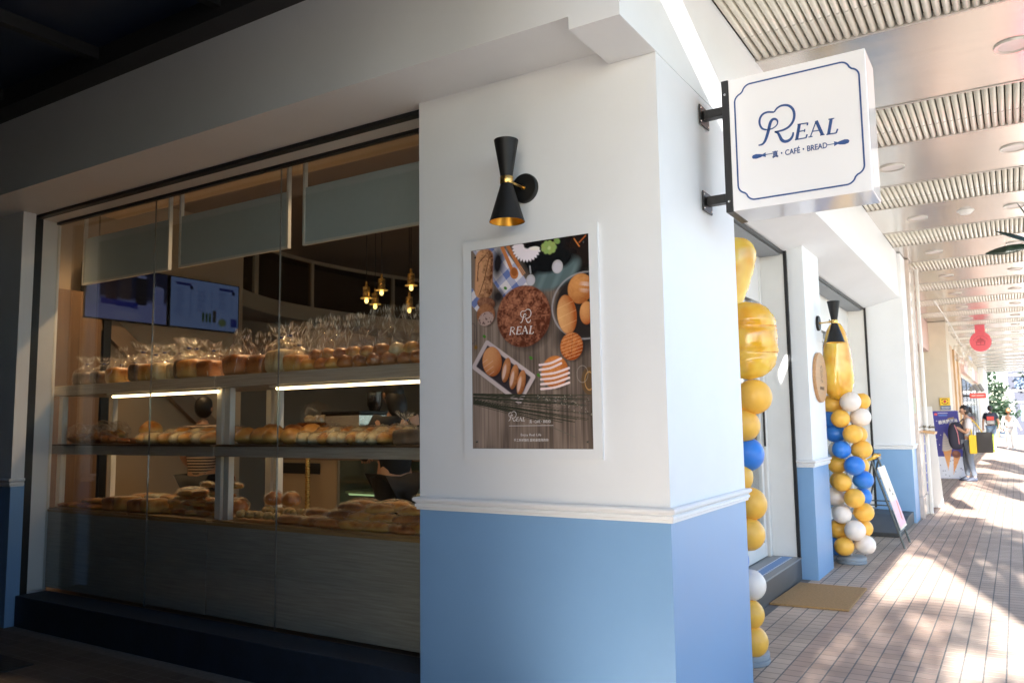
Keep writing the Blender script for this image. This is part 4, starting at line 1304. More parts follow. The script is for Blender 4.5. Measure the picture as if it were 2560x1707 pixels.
def letters_EAL(m, fn, d):
    for a, b, w in (((-0.001, -0.034), (0.0145, 0.0365), 0.0115), ((0.006, 0.0355), (0.052, 0.0335), 0.0048), ((0.006, 0.0015), (0.036, 0.001), 0.0045), ((-0.009, -0.034), (0.041, -0.0345), 0.005),
                    ((0.051, 0.035), (0.0485, 0.0225), 0.006), ((0.037, 0.008), (0.035, -0.006), 0.0045), ((0.0405, -0.035), (0.046, -0.019), 0.006),
                    ((0.0885, 0.0355), (0.060, -0.033), 0.0045), ((0.0885, 0.0355), (0.112, -0.0345), 0.0118), ((0.072, -0.0105), (0.104, -0.0115), 0.0042), ((0.051, -0.0335), (0.069, -0.034), 0.0042), ((0.101, -0.035), (0.1215, -0.0358), 0.0042),
                    ((0.1385, -0.037), (0.153, 0.0305), 0.0115), ((0.141, 0.031), (0.166, 0.0303), 0.0042), ((0.1285, -0.0375), (0.171, -0.039), 0.005), ((0.1705, -0.0395), (0.178, -0.021), 0.006)):
        m.ribbon([a, b], w * 1.18, fn, d)

# ------------------------------------------------------------------ hanging shop sign
SIGN = thing('hanging_sign', 'white square box sign with blue lettering on black wall brackets', 'sign', (0.0, 0.625, 2.39))
sx0, sx1, sy0, sy1, sz0, sz1 = 0.1735, 0.790, 0.50, 0.75, 2.39, 3.04
B('light_box', ACRYL, SIGN, sx0, sx1, sy0, sy1, sz0, sz1, bevel=0.004)
B('back_frame', BLACK, SIGN, 0.139, 0.173, sy0 - 0.002, sy1 + 0.002, sz0 - 0.002, sz1 + 0.002, bevel=0.003)
for z in (2.935, 2.49):
    MB().box(0.012, 0.1385, 0.60, 0.65, z - 0.022, z + 0.022).build('bracket_arm', BLACK, SIGN, bevel=0.003)
    p_ = B('wall_plate', BLACK, SIGN, 0.0045, 0.0115, 0.555, 0.695, z - 0.055, z + 0.045, bevel=0.002)
    for dy in (-0.055, 0.055):
        for dz in (-0.04, 0.03):
            MB().lathe([(0.006, 0.0116), (0.005, 0.015), (0.0, 0.0155)], (0, 0.625 + dy, z + dz), 'X', 8, False).build('bolt', STEEL, p_)
for z in (2.44, 2.97):
    MB().lathe([(0.007, 0.4975), (0.006, 0.4945), (0.0, 0.494)], (0.156, 0, z), 'Y', 10, False).build('screw', STEEL, SIGN)
sfn = lambda u, v, d: (0.4815 + u, 0.4995 - d, 2.715 + v)
m = MB()
logo_R(m, sfn, 0.0012, 1.3)
m.build('letter_R', NAVYPRINT, SIGN)
m = MB()
letters_EAL(m, sfn, 0.0012)
m.build('letters_EAL', NAVYPRINT, SIGN)
r_ = 0.042
cor = []
def arc(cx, cy, a0, a1, rr, n=7):
    return [(cx + rr * math.cos(R(a0 + (a1 - a0) * i / n)), cy + rr * math.sin(R(a0 + (a1 - a0) * i / n))) for i in range(n + 1)]
bx, by = 0.2795, 0.2830
q = 0.040
base = arc(bx - 2 * q + 0.002, by - q, 90, 15, q) + arc(bx - q, by - 2 * q + 0.002, 75, 0, q)
path = []
path += base
path += [(x, -y) for x, y in reversed(base)]
path += [(-x, -y) for x, y in base]
path += [(-x, y) for x, y in reversed(base)]
m = MB()
m.ribbon(path, 0.0075, sfn, 0.0012, closed=True)
m.build('border_line', NAVYPRINT, SIGN)
m = MB()
for s_, cx in ((1, -0.144), (-1, 0.1595)):
    y_ = -0.0785 if s_ == 1 else -0.0865
    pts = [(-0.065, 0), (-0.060, 0.0085), (-0.045, 0.0115), (-0.024, 0.0075), (-0.015, 0.0045), (0, 0.0115), (0, -0.0115), (-0.015, -0.0045), (-0.024, -0.0085), (-0.045, -0.0115), (-0.060, -0.0085)]
    pts = [(cx + s_ * u, y_ + v) for u, v in pts]
    m.add([sfn(u, v, 0.0012) for u, v in pts], [tuple(range(len(pts)))])
    m.ribbon([(cx, y_), (cx + s_ * 0.033, y_)], 0.0035, sfn, 0.0012)
m.build('rolling_pin_drawing', NAVYPRINT, SIGN)
text('subtitle_text', '真・CAFÉ・BREAD', 0.0365, NAVYPRINT, SIGN, frame_mtx(sfn(0.008, -0.0985, 0.001), (1, 0, 0), (0, 0, 1)), extrude=0.0004, xscale=0.80, bold=0.0006)

# ------------------------------------------------------------------ wall lamps
def sconce(c, n, label):
    """c = wall point, n = outward direction"""
    c, n = Vector(c), Vector(n)
    t = thing('wall_lamp', label, 'wall lamp', c, 'black and brass wall lamps')
    ax = 'Y' if abs(n.y) > 0.5 else 'X'
    s_ = n.y if ax == 'Y' else n.x
    MB().lathe([(0.071, 0.0008 * s_), (0.071, 0.018 * s_), (0.066, 0.023 * s_), (0.0, 0.023 * s_)], c, ax, 36, False).build('wall_plate', BLACKS, t, smooth=True)
    e = c + n * 0.155 + Vector((-0.012 if ax == 'Y' else 0, 0, 0.005))
    MB().tube([c + n * 0.02, c + n * 0.03], 0.012, 14).tube([c + n * 0.02, e], 0.0065, 12).build('arm', BRASS, t, smooth=True)
    MB().tube([e - n * 0.05, e - n * 0.033], 0.0105, 12).build('arm_sleeve', BRASS, t, smooth=True)
    MB().tube([e - n * 0.043 + Vector((0, 0, 0.008)), e - n * 0.043 + Vector((0, 0, 0.024))], 0.004, 8).build('thumb_screw', BLACKS, t)
    x, y, z = e
    MB().lathe([(0.0305, z + 0.016), (0.0315, z + 0.014), (0.0315, z - 0.016), (0.0305, z - 0.018)], (x, y, 0), seg=36).build('collar', BRASS, t, smooth=True)
    MB().lathe([(0.028, z + 0.0165), (0.0575, z + 0.192), (0.0555, z + 0.192), (0.026, z + 0.03)], (x, y, 0), seg=40, caps=False).build('upper_shade', BLACKS, t, smooth=True)
    MB().lathe([(0.028, z - 0.0185), (0.083, z - 0.198), (0.0815, z - 0.198)], (x, y, 0), seg=40, caps=False).build('lower_shade', BLACKS, t, smooth=True)
    MB().lathe([(0.0812, z - 0.1975), (0.027, z - 0.025), (0.0, z - 0.024)], (x, y, 0), seg=40, caps=False).build('gold_lining', GOLD, t, smooth=True)
    return t
sconce((-0.682, 0, 2.523), (0, -1, 0), 'black double cone wall lamp with brass collar above the bread poster')
sconce((-0.288, 4.70, 2.297), (1, 0, 0), 'black double cone wall lamp on the pier above the round plaque')

# ------------------------------------------------------------------ poster
POS = thing('framed_poster', 'framed bread poster on the white pillar under the wall lamp', 'poster', (-0.675, 0, 1.23))
fx0, fx1, fz0, fz1 = -1.048, -0.300, 1.231, 2.302
px0, px1, pz0, pz1 = -0.998, -0.348, 1.280, 2.2535
for b_ in ((fx0, fx1, -0.014, -0.001, pz1 + 0.002, fz1), (fx0, fx1, -0.014, -0.001, fz0, pz0 - 0.002), (fx0, px0 - 0.002, -0.0138, -0.001, pz0 - 0.002, pz1 + 0.002), (px1 + 0.002, fx1, -0.0138, -0.001, pz0 - 0.002, pz1 + 0.002)):
    B('frame_board', WHITE, POS, *b_)
B('backing', BLACK, POS, px0 - 0.0018, px1 + 0.0018, -0.0115, -0.0012, pz0 - 0.0018, pz1 + 0.0018)
PW, PH = 0.65, 0.9735
HH, WW = 420, 280
P = Paint(HH, WW, PW, PH, (0.2, 0.15, 0.12))
n1 = vnoise(HH, WW, 90, 2.2, 1)
n2 = vnoise(HH, WW, 160, 9, 2)
n3 = vnoise(HH, WW, 3, 3, 3)
n4 = vnoise(HH, WW, 9, 9, 4)
n5 = vnoise(HH, WW, 40, 40, 5)
fine = 0.5 * n3 + 0.5 * n4
wood = (0.55 + 0.5 * n1 + 0.5 * (n2 - 0.5) + 0.25 * (n5 - 0.5))[..., None] * np.array([0.225, 0.172, 0.140])
vig = np.clip(1.15 - 0.55 * (P.x / PW) * (1 - 0.5 * P.y / PH), 0.5, 1.2)
P.im = wood * vig[..., None]
def uv(x, y):
    u = (x - 1183) / 295
    yt = 629 - 43 * u
    return u * PW, (y - yt) / (1120.6 - yt) * PH
def A2(x, y):
    return uv(1170 + x / 5.228, 560 + y / 5.228)
def A3(x, y):
    return uv(1170 + x / 7.128, 820 + y / 7.128)
K2 = 1 / 5.228 / 295 * PW
K3 = 1 / 7.128 / 295 * PW
# dark cloth and bottles in the upper right
cx, cy = A2(1250, 420)
P.ell(cx, cy, 0.26, 0.17, 0.25, (0.012, 0.013, 0.014), 0.25)
P.ell(*A2(1560, 300), 0.12, 0.12, 0, (0.02, 0.014, 0.012), 0.3)
P.ell(*A2(1450, 1480), 0.16, 0.10, 0, (0.035, 0.03, 0.028), 0.6)
m1, u, v = P.ell(*A2(1200, 660), 0.15, 0.075, -0.35, (0.10, 0.14, 0.145), 0.3)
P.put(m1 * np.clip(np.sin(u * 9 + v * 5) * 0.5, 0, 1) * 0.6, (0.22, 0.29, 0.30))
P.ell(*A2(1180, 500), 0.13, 0.055, -0.2, (0.010, 0.011, 0.012), 0.3)
# gingham cloth
m1, u, v = P.rect(*A2(520, 640), 0.075, 0.21, -0.62, (0.62, 0.58, 0.60), 0.004)
st = (np.sin(v * 75) > 0.2).astype(float) * 0.5 + (np.sin(u * 75 + 1) > 0.2).astype(float) * 0.5
P.put(m1 * st * 0.85, (0.06, 0.12, 0.36))
m1, u, v = P.rect(*A2(100, 1000), 0.03, 0.06, -0.7, (0.62, 0.58, 0.60), 0.004)
P.put(m1 * (np.sin(v * 90) > 0).astype(float) * 0.8, (0.06, 0.12, 0.36))
P.ell(*A2(440, 520), 0.05, 0.12, 0.1, (0.02, 0.018, 0.02), 0.7)
P.ell(*A2(440, 960), 0.05, 0.05, 0.1, (0.03, 0.025, 0.025), 0.7)
# wooden spoon and fork
P.line(A2(500, 300), A2(630, 600), 0.019, (0.50, 0.19, 0.07))
P.line(A2(580, 290), A2(730, 560), 0.017, (0.45, 0.17, 0.06))
P.ell(*A2(660, 650), 0.024, 0.031, -0.3, (0.45, 0.17, 0.06))
P.ell(*A2(662, 635), 0.017, 0.021, -0.3, (0.30, 0.10, 0.03))
for k in (-1, 0, 1):
    P.line(A2(735 + 16 * k, 570 - 10 * k), A2(790 + 16 * k, 665 - 14 * k), 0.005, (0.50, 0.25, 0.14))
# daisy, succulent, bottle caps
for k in range(14):
    a = R(20 + k * 13.5)
    P.ell(*A2(830 + 115 * math.cos(a), 300 + 115 * math.sin(a)), 0.036, 0.011, a, (0.72, 0.66, 0.70), 0.2)
P.ell(*A2(940, 322), 0.03, 0.011, 0.1, (0.75, 0.72, 0.66), 0.2)
for k in range(9):
    a = k * 0.7
    P.ell(*A2(1120 + 62 * math.cos(a), 310 + 50 * math.sin(a)), 0.019, 0.016, a, (0.25 + 0.02 * (k % 3), 0.36, 0.12), 0.3)
P.ell(*A2(1125, 318), 0.012, 0.012, 0, (0.45, 0.52, 0.25), 0.5)
P.ell(*A2(1225, 225), 0.02, 0.015, 0.6, (0.2, 0.3, 0.1), 0.3)
for c_, rr in ((A2(1225, 568), 0.030), (A2(878, 745), 0.026)):
    P.ell(*c_, rr, rr * 1.12, 0, (0.40, 0.38, 0.40), 0.08)
    P.ell(c_[0], c_[1] + 0.003, rr * 0.8, rr * 0.85, 0, (0.46, 0.44, 0.48), 0.1)
P.line(A2(880, 650), A2(872, 560), 0.008, (0.30, 0.30, 0.31))
P.line(A2(1500, 300), A2(1440, 200), 0.006, (0.5, 0.18, 0.05))
P.line(A2(1500, 250), A2(1580, 160), 0.006, (0.35, 0.1, 0.03))
def loaf(c, rx, ry, rot, lo, hi, soft=0.1, crack=0.0, light=(-0.4, -0.5)):
    P.ell(c[0] + rx * 0.14, c[1] + ry * 0.12, rx * 1.08, ry * 1.06, rot, np.array([0.02, 0.014, 0.012]), 0.35)
    m_, u_, v_ = P.ell(*c, rx, ry, rot, lo, soft)
    cr_, sr_ = math.cos(rot), math.sin(rot)
    lx, ly = light[0] * cr_ + light[1] * sr_, -light[0] * sr_ + light[1] * cr_
    hi = np.array(hi) * np.array([0.90, 0.84, 0.84])
    sh = np.clip(0.50 + 0.65 * (u_ * lx + v_ * ly) + 0.35 * (1 - u_ ** 2 - v_ ** 2) - 0.2, 0, 1)
    tex = np.clip(sh * (1 - crack * 0.5) + crack * (fine - 0.45) * 1.6, 0, 1)
    col_ = np.array(lo) * (1 - tex[..., None]) + np.array(hi) * tex[..., None]
    P.im = P.im * (1 - m_[..., None]) + col_ * m_[..., None]
    return m_, u_, v_
# torpedo loaf top left
m_, u_, v_ = P.rect(*A2(245, 660), 0.056, 0.125, 0.04, (0.3, 0.14, 0.07), 0.008, 0.045)
tx = np.clip(0.75 - 0.55 * u_ / 0.056 + 1.3 * (fine - 0.5), 0, 1)
P.im = P.im * (1 - m_[..., None]) + (np.array([0.12, 0.045, 0.02]) * (1 - tx[..., None]) + np.array([0.56, 0.30, 0.16]) * tx[..., None]) * m_[..., None]
P.line(A2(170, 520), A2(150, 760), 0.004, (0.06, 0.02, 0.01))
P.line(A2(170, 520), A2(270, 410), 0.004, (0.08, 0.03, 0.015))
P.line(A2(320, 440), A2(250, 740), 0.005, (0.16, 0.07, 0.03))
P.line(A2(250, 740), A2(180, 930), 0.004, (0.10, 0.04, 0.02))
# cut slices
loaf(A2(270, 1050), 0.056, 0.032, 0.2, (0.14, 0.06, 0.035), (0.42, 0.22, 0.13), 0.15, 0.6)
loaf(A2(265, 1200), 0.056, 0.056, 0.1, (0.20, 0.08, 0.04), (0.48, 0.24, 0.12), 0.12, 0.5)
m_, u_, v_ = P.ell(*A2(268, 1255), 0.048, 0.036, -0.25, (0.42, 0.30, 0.26), 0.12)
P.put(m_ * (n3 > 0.72), (0.16, 0.10, 0.09))
# big round loaf
loaf(A2(775, 1220), 0.152, 0.150, 0, (0.10, 0.032, 0.018), (0.46, 0.21, 0.12), 0.05, 0.95)
# basket with rolls
cx, cy = A2(1560, 1080)
for rr in (1.0, 0.975):
    u, v = P.rad(cx, cy, 0.175 * rr, 0.155 * rr, 0)
    ring = np.clip(1 - np.abs(np.hypot(u, v) - 1) / 0.022, 0, 1)
    P.put(ring * (P.x > cx - 0.2) * 0.8, (0.36, 0.34, 0.35))
u, v = P.rad(cx, cy, 0.165, 0.146, 0)
P.put(np.clip((1 - np.hypot(u, v)) / 0.1, 0, 1), (0.03, 0.024, 0.022))
m_, u_, v_ = loaf(A2(1500, 860), 0.066, 0.072, 0.2, (0.28, 0.09, 0.025), (0.68, 0.36, 0.13), 0.08, 0.2)
P.put(np.clip(1 - np.hypot(u_ - 0.35, v_ + 0.2) / 0.55, 0, 1) * m_ * 0.75 * (np.sin(v_ * 14) > -0.3), (0.62, 0.50, 0.47))
m_, u_, v_ = loaf(A2(1330, 1200), 0.052, 0.094, -0.12, (0.32, 0.085, 0.02), (0.74, 0.46, 0.20), 0.08, 0.1, (-0.8, 0.2))
P.put(m_ * np.clip(1 - np.abs(np.sin(v_ * 6.5 + u_ * 0.8)) / 0.10, 0, 1) * 0.6, (0.80, 0.55, 0.30))
m_, u_, v_ = loaf(A2(1570, 1180), 0.036, 0.055, 0, (0.30, 0.08, 0.02), (0.70, 0.40, 0.16), 0.1, 0.1)
# walnut-like pastry, iced pastry
m_, u_, v_ = loaf(A3(1880, 350), 0.060, 0.066, 0.1, (0.28, 0.06, 0.012), (0.66, 0.28, 0.09), 0.1, 0.6)
P.put(m_ * np.clip(1 - np.abs(u_ - 0.03) / 0.05, 0, 1) * 0.7, (0.14, 0.03, 0.01))
P.put(m_ * (np.sin(v_ * 26 + u_ * 9) > 0.72) * 0.5, (0.70, 0.40, 0.20))
loaf(A3(1590, 800), 0.073, 0.076, 0.2, (0.40, 0.12, 0.03), (0.74, 0.33, 0.10), 0.1, 0.4)
for k in range(6):
    y0_ = 590 + 85 * k
    xl, xr = (1330, 1700) if k < 2 else (1350, 1830)
    pts = spline([A3(xl, y0_ + 90), A3((xl + xr) / 2, y0_ + 60), A3(xr, y0_ - 25)], 4)
    for a, b in zip(pts[:-1], pts[1:]):
        P.line(a, b, 0.0105, (0.74, 0.60, 0.58))
for c_ in (A2(540, 850), A3(330, 175), A3(1180, 555), A3(1310, 860)):
    P.ell(*c_, 0.013, 0.009, 0.6, (0.07, 0.20, 0.03), 0.4)
P.ell(*A3(165, 370), 0.014, 0.016, 0, (0.22, 0.12, 0.03), 0.7)
# stoneware tray
tc_ = A3(670, 800)
P.rect(tc_[0] + 0.012, tc_[1] + 0.014, 0.172, 0.083, 0.60, (0.05, 0.04, 0.035), 0.03, 0.015)
P.rect(*tc_, 0.170, 0.083, 0.60, (0.50, 0.42, 0.41), 0.003, 0.016)
P.rect(*tc_, 0.150, 0.064, 0.60, (0.045, 0.035, 0.04), 0.006, 0.008)
m_, u_, v_ = loaf(A3(470, 620), 0.057, 0.074, -0.12, (0.34, 0.10, 0.03), (0.74, 0.42, 0.20), 0.07, 0.1)
P.put(m_ * (u_ < 0.1) * (v_ > -0.2) * np.clip(1 - np.abs(np.sin(u_ * 3 + v_ * 9)) / 0.25, 0, 1) * 0.6, (0.72, 0.56, 0.48))
for k, (x_, y_) in enumerate(((730, 770), (870, 890), (1000, 990))):
    loaf(A3(x_, y_), 0.024, 0.062, 0.22, (0.26, 0.09, 0.03), (0.62, 0.31, 0.14), 0.1, 0.3)
    P.ell(*A3(x_ - 35, y_ + 35), 0.011, 0.044, 0.24, (0.60, 0.42, 0.33), 0.35)
# glass of tea, jar on the left
u, v = P.rad(*A3(2160, 960), 0.042, 0.066, 0)
P.put(np.clip((1 - np.hypot(u, v)) / 0.1, 0, 1), (0.12, 0.075, 0.04))
P.put(np.clip(1 - np.abs(np.hypot(u * 1.5, v * 1.3) - 0.8) / 0.1, 0, 1), (0.45, 0.26, 0.10))
u, v = P.rad(*A3(2050, 840), 0.028, 0.038, 0)
P.put(np.clip(1 - np.abs(np.hypot(u, v) - 1) / 0.06, 0, 1) * 0.5, (0.45, 0.42, 0.38))
u, v = P.rad(*A2(70, 1450), 0.028, 0.05, 0)
P.put(np.clip(1 - np.abs(np.hypot(u, v) - 1) / 0.1, 0, 1) * 0.7, (0.10, 0.08, 0.08))
# lavender stalks
lr = random.Random(4)
def A1(x, y):
    return uv(1180 + x / 7.35, 980 + y / 7.35)
for k in range(46):
    y0_ = lr.uniform(60, 240)
    x1_, y1_ = lr.uniform(1300, 2250), lr.uniform(60, 620)
    y0_ = 60 + (y1_ - 60) * 0.32 + lr.uniform(-15, 25)
    g_ = lr.uniform(0.5, 1.2)
    P.line(A1(40, y0_), A1(x1_, y1_), lr.uniform(0.0016, 0.004), np.array([0.050, 0.052, 0.035]) * g_)
for k in range(150):
    x1_ = lr.uniform(1250, 2220)
    y1_ = 80 + (x1_ - 1200) * lr.uniform(-0.02, 0.42) + lr.uniform(-20, 60)
    P.ell(*A1(x1_, y1_), lr.uniform(0.002, 0.005), 0.002, lr.uniform(0, 3), lr.choice([(0.34, 0.32, 0.26), (0.07, 0.08, 0.08), (0.05, 0.055, 0.055)]), 0.6)
P.line(A1(1450, 630), A1(1900, 830), 0.003, (0.13, 0.12, 0.09))
# white lettering of the print
def wl(a, b, w_=0.003):
    P.line(a, b, w_, (0.72, 0.68, 0.66))
PRINT = print_mat('poster_print', 0.22)
P.im = np.clip(P.im ** 1.08 * 1.32, 0, 1)
print_sheet('print', P.im, (px0, -0.0122, pz1), (PW, 0, 0), (0, 0, -PH), PRINT, POS)
WP = mat('poster_white_ink', (0.70, 0.66, 0.64), 0.5)
def pfn(cx_, cy_, s_):
    return lambda u, v, d: (px0 + cx_ + u * s_, -0.0122 - d, pz1 - cy_ + v * s_)
lc = A1(861, 530)
m = MB()
fn_ = pfn(lc[0], lc[1] - 0.0055, 0.256)
logo_R(m, fn_, 0.0006, 1.25)
letters_EAL(m, fn_, 0.0006)
a, b = A1(720, 630), A1(1525, 618)
m.add([(px0 + a[0], -0.0128, pz1 - a[1] - 0.001), (px0 + b[0], -0.0128, pz1 - b[1] - 0.001), (px0 + b[0], -0.0128, pz1 - b[1] + 0.001), (px0 + a[0], -0.0128, pz1 - a[1] + 0.001)], [(0, 1, 2, 3)])
m.build('printed_logo', WP, POS)
pm = lambda c_: frame_mtx((px0 + c_[0], -0.0126, pz1 - c_[1]), (1, 0, 0), (0, 0, 1))
text('printed_subtitle', '真・CAFÉ・BREAD', 0.0185, WP, POS, pm(A1(1290, 575)), extrude=0.0002, xscale=0.74)
text('printed_slogan', 'Enjoy Real Life', 0.0165, WP, POS, pm(A1(1120, 810)), extrude=0.0002, space=1.12)
text('printed_line', '手工新鮮麵包 獻給最值得的你', 0.0150, WP, POS, pm(A1(1120, 905)), extrude=0.0002, xscale=0.95)
m = MB()
c_ = A2(800, 1215)
logo_R(m, pfn(c_[0] + 0.0345, c_[1] + 0.021, 0.36), 0.0006, 1.4)
m.build('printed_monogram', WP, POS)
m = MB()
c_ = A2(800, 1400)
fl = pfn(c_[0] - 0.048, c_[1], 0.52)
letters_EAL(m, fl, 0.0006)
m.ribbon([(-0.074, -0.034), (-0.060, 0.036)], 0.011, fl, 0.0006)
m.ribbon([(-0.084, -0.034), (-0.062, -0.034)], 0.0045, fl, 0.0006)
m.ribbon(spline([(-0.066, 0.035), (-0.035, 0.033), (-0.026, 0.018), (-0.040, 0.004), (-0.066, 0.002)], 4), 0.006, fl, 0.0006)
m.ribbon([(-0.052, 0.003), (-0.022, -0.034)], 0.010, fl, 0.0006)
m.build('printed_word', WP, POS)
for x, z in ((px0 + 0.025, pz0 + 0.03), (px1 - 0.025, pz0 + 0.03), (px0 + 0.025, pz1 - 0.035), (px1 - 0.025, pz1 - 0.035)):
    MB().lathe([(0.0055, -0.0122), (0.0045, -0.0155), (0.0, -0.0162)], (x, 0, z), 'Y', 12, False).build('screw', STEEL, POS, smooth=True)

# ------------------------------------------------------------------ balloons
LAT = {'y': mat('yellow_latex', (0.84, 0.47, 0.07), 0.38, var=0.02, sss=0.15), 'b': mat('blue_latex', (0.03, 0.20, 0.66), 0.36, var=0.02, sss=0.1), 'w': mat('white_latex', (0.78, 0.72, 0.66), 0.42, var=0.01, sss=0.15)}
def foil_mat():
    m_, nt, p = new_mat('yellow_foil')
    N, Lk = nt.nodes, nt.links
    tc = N.new('ShaderNodeTexCoord')
    nz = N.new('ShaderNodeTexNoise'); nz.inputs['Scale'].default_value = 5
    Lk.new(tc.outputs['Object'], nz.inputs['Vector'])
    cr = N.new('ShaderNodeValToRGB')
    cr.color_ramp.elements[0].color = (0.72, 0.33, 0.01, 1)
    cr.color_ramp.elements[1].color = (0.86, 0.62, 0.10, 1)
    cr.color_ramp.elements[0].position = 0.35
    cr.color_ramp.elements[1].position = 0.65
    Lk.new(nz.outputs['Fac'], cr.inputs['Fac'])
    Lk.new(cr.outputs[0], p.inputs['Base Color'])
    p.inputs['Metallic'].default_value = 0.0
    p.inputs['Roughness'].default_value = 0.14
    p.inputs['Specular IOR Level'].default_value = 0.9
    return m_
FOIL = foil_mat()
FOILO = mat('orange_foil_seam', (0.70, 0.25, 0.02), 0.3, metal=0.3)
def bal_mesh(c):
    m_ = MB()
    prof_ = []
    for i in range(13):
        a_ = PI * i / 12
        r0 = math.sin(a_)
        z_ = -math.cos(a_)
        prof_.append((r0 * (1 + 0.07 * z_), z_ * 1.06 if z_ > 0 else z_ * 1.10))
    m_.lathe(prof_, seg=22, caps=False)
    m_.lathe([(0.03, -1.1), (0.07, -1.16), (0.09, -1.2), (0.0, -1.19)], seg=10, caps=False)
    me = m_.mesh('balloon')
    me.materials.append(LAT[c])
    me.polygons.foreach_set('use_smooth', [True] * len(me.polygons))
    return me
BALME = {c: bal_mesh(c) for c in 'ybw'}
def balloon(parent, c, x, y, z, r_b, cx_, cy_):
    o = bpy.data.objects.new('balloon', BALME[c])
    COL.objects.link(o)
    o.parent = parent
    o.location = (x - parent.location.x, y - parent.location.y, z - parent.location.z)
    d = Vector((x - cx_, y - cy_, 0))
    d = d.normalized() if d.length > 0.01 else Vector((0, -1, 0))
    o.rotation_euler = (d + Vector((0, 0, 0.15))).to_track_quat('Z', 'Y').to_euler()
    k_ = brng.uniform(0.94, 1.06)
    o.scale = (r_b * k_, r_b * k_, r_b * k_ * brng.uniform(0.96, 1.06))
def foil(parent, name, c, hw, hh, ht, rotz, bands=0, taper=0.0, ripple=0.02, lean=0.0):
    """puffy foil balloon: hw half width, hh half height, ht half thickness"""
    m_ = MB()
    n_, k_ = 26, 28
    rings = []
    for j in range(n_ + 1):
        t_ = -1 + 2 * j / n_
        env = max(0.0, 1 - abs(t_) ** 3.2) ** 0.5
        w_ = hw * env * (1 - taper * t_)
        th = ht * env * (1 - 0.5 * taper * t_)
        if bands:
            th *= 1 - 0.22 * (abs(math.cos(PI * bands * (t_ + 1) / 2)) ** 14)
        ring = []
        for i in range(k_):
            a_ = 2 * PI * i / k_
            rip = 1 + ripple * math.sin(9 * a_ + 17 * t_) * abs(math.cos(a_)) ** 3
            u_ = w_ * sq(math.cos(a_), 0.9) * rip
            d_ = th * sq(math.sin(a_), 1.0)
            x_, y_ = u_ * math.cos(rotz) - d_ * math.sin(rotz), u_ * math.sin(rotz) + d_ * math.cos(rotz)
            ring.append((c[0] + x_ + lean * t_ * hh, c[1] + y_, c[2] + t_ * hh))
        rings.append(ring)
    m_.loft(rings, True, True)
    o = m_.build(name, FOIL, parent, smooth='all')
    if bands:
        for b_ in range(1, bands):
            t_ = -1 + 2 * b_ / bands
            env = max(0.0, 1 - abs(t_) ** 3.2) ** 0.5
            pts = []
            for i in range(29):
                a_ = 2 * PI * i / 28
                u_ = hw * env * (1 - taper * t_) * sq(math.cos(a_), 0.9) * 1.002
                d_ = ht * env * 0.785 * math.sin(a_)
                pts.append((c[0] + u_ * math.cos(rotz) - d_ * math.sin(rotz) + lean * t_ * hh, c[1] + u_ * math.sin(rotz) + d_ * math.cos(rotz), c[2] + t_ * hh))
            m2 = MB().tube(pts, 0.0035, 6, False)
            m2.build('seam', FOILO, o)
    return o
POLE = mat('balloon_pole', (0.6, 0.6, 0.6), 0.4)
BASEM = mat('grey_base_plastic', (0.26, 0.30, 0.34), 0.45, var=0.05)
def column(cx_, cy_, label):
    t = thing('balloon_column', label, 'balloons', (cx_, cy_, 0), 'balloon columns at the entrance')
    MB().lathe([(0.135, 0.003), (0.14, 0.012), (0.14, 0.028), (0.13, 0.032), (0.13, 0.038), (0.138, 0.042), (0.138, 0.06), (0.12, 0.072), (0.0, 0.075)], (cx_, cy_, 0), seg=36, caps=False).build('base', BASEM, t, smooth=True)
    MB().tube([(cx_, cy_, 0.07), (cx_, cy_, 1.75)], 0.012, 8).build('pole', POLE, t)
    return t
fc = column(-0.19, 5.24, 'yellow, white and blue balloon column beside the pier with round plaque')
for x, z, c in ((-0.206, 1.095, 'b'), (-0.10, 0.94, 'b'), (-0.217, 0.778, 'y'), (-0.117, 0.632, 'y'), (-0.233, 0.474, 'w'), (-0.127, 0.327, 'w'), (-0.229, 0.170, 'y'), (-0.20, 1.394, 'y'), (-0.105, 1.555, 'w'), (-0.10, 1.245, 'y')):
    balloon(fc, c, x, 5.13, z, 0.092, -0.19, 5.24)
for x, z, c in ((-0.045, 1.092, 'y'), (-0.275, 0.945, 'y'), (-0.045, 0.80, 'b'), (-0.305, 0.631, 'w'), (-0.056, 0.49, 'y'), (-0.295, 0.315, 'y'), (-0.062, 0.180, 'w'), (-0.345, 0.15, 'b'), (-0.29, 1.54, 'y'), (-0.038, 1.405, 'w'), (-0.31, 1.39, 'b'), (-0.275, 1.25, 'b')):
    balloon(fc, c, x, 5.25, z, 0.090, -0.19, 5.24)
for i in range(10):
    balloon(fc, 'yywbyywyby'[i], -0.19 + (0.10 if i % 2 else -0.09), 5.36, 0.17 + 0.152 * i, 0.09, -0.19, 5.24)
balloon(fc, 'y', -0.03, 5.30, 1.56, 0.085, -0.19, 5.24)
foil(fc, 'foil_balloon', (-0.205, 5.15, 1.965), 0.135, 0.39, 0.115, 0.5, bands=0, taper=0.26, ripple=0.055)
nc = column(-0.17, 1.55, 'balloon column half hidden behind the corner pillar')
for x, y, z, c, r_b in ((-0.055, 1.52, 1.53, 'y', 0.107), (-0.115, 1.50, 1.365, 'y', 0.100), (-0.112, 1.53, 1.195, 'b', 0.098), (-0.165, 1.50, 1.065, 'y', 0.098), (-0.108, 1.55, 0.905, 'y', 0.100), (-0.118, 1.52, 0.735, 'y', 0.098), (-0.2, 1.46, 0.59, 'b', 0.098), (-0.118, 1.52, 0.445, 'w', 0.094), (-0.125, 1.50, 0.285, 'y', 0.085), (-0.115, 1.50, 0.135, 'y', 0.09)):
    balloon(nc, c, x, y, z, r_b, -0.17, 1.55)
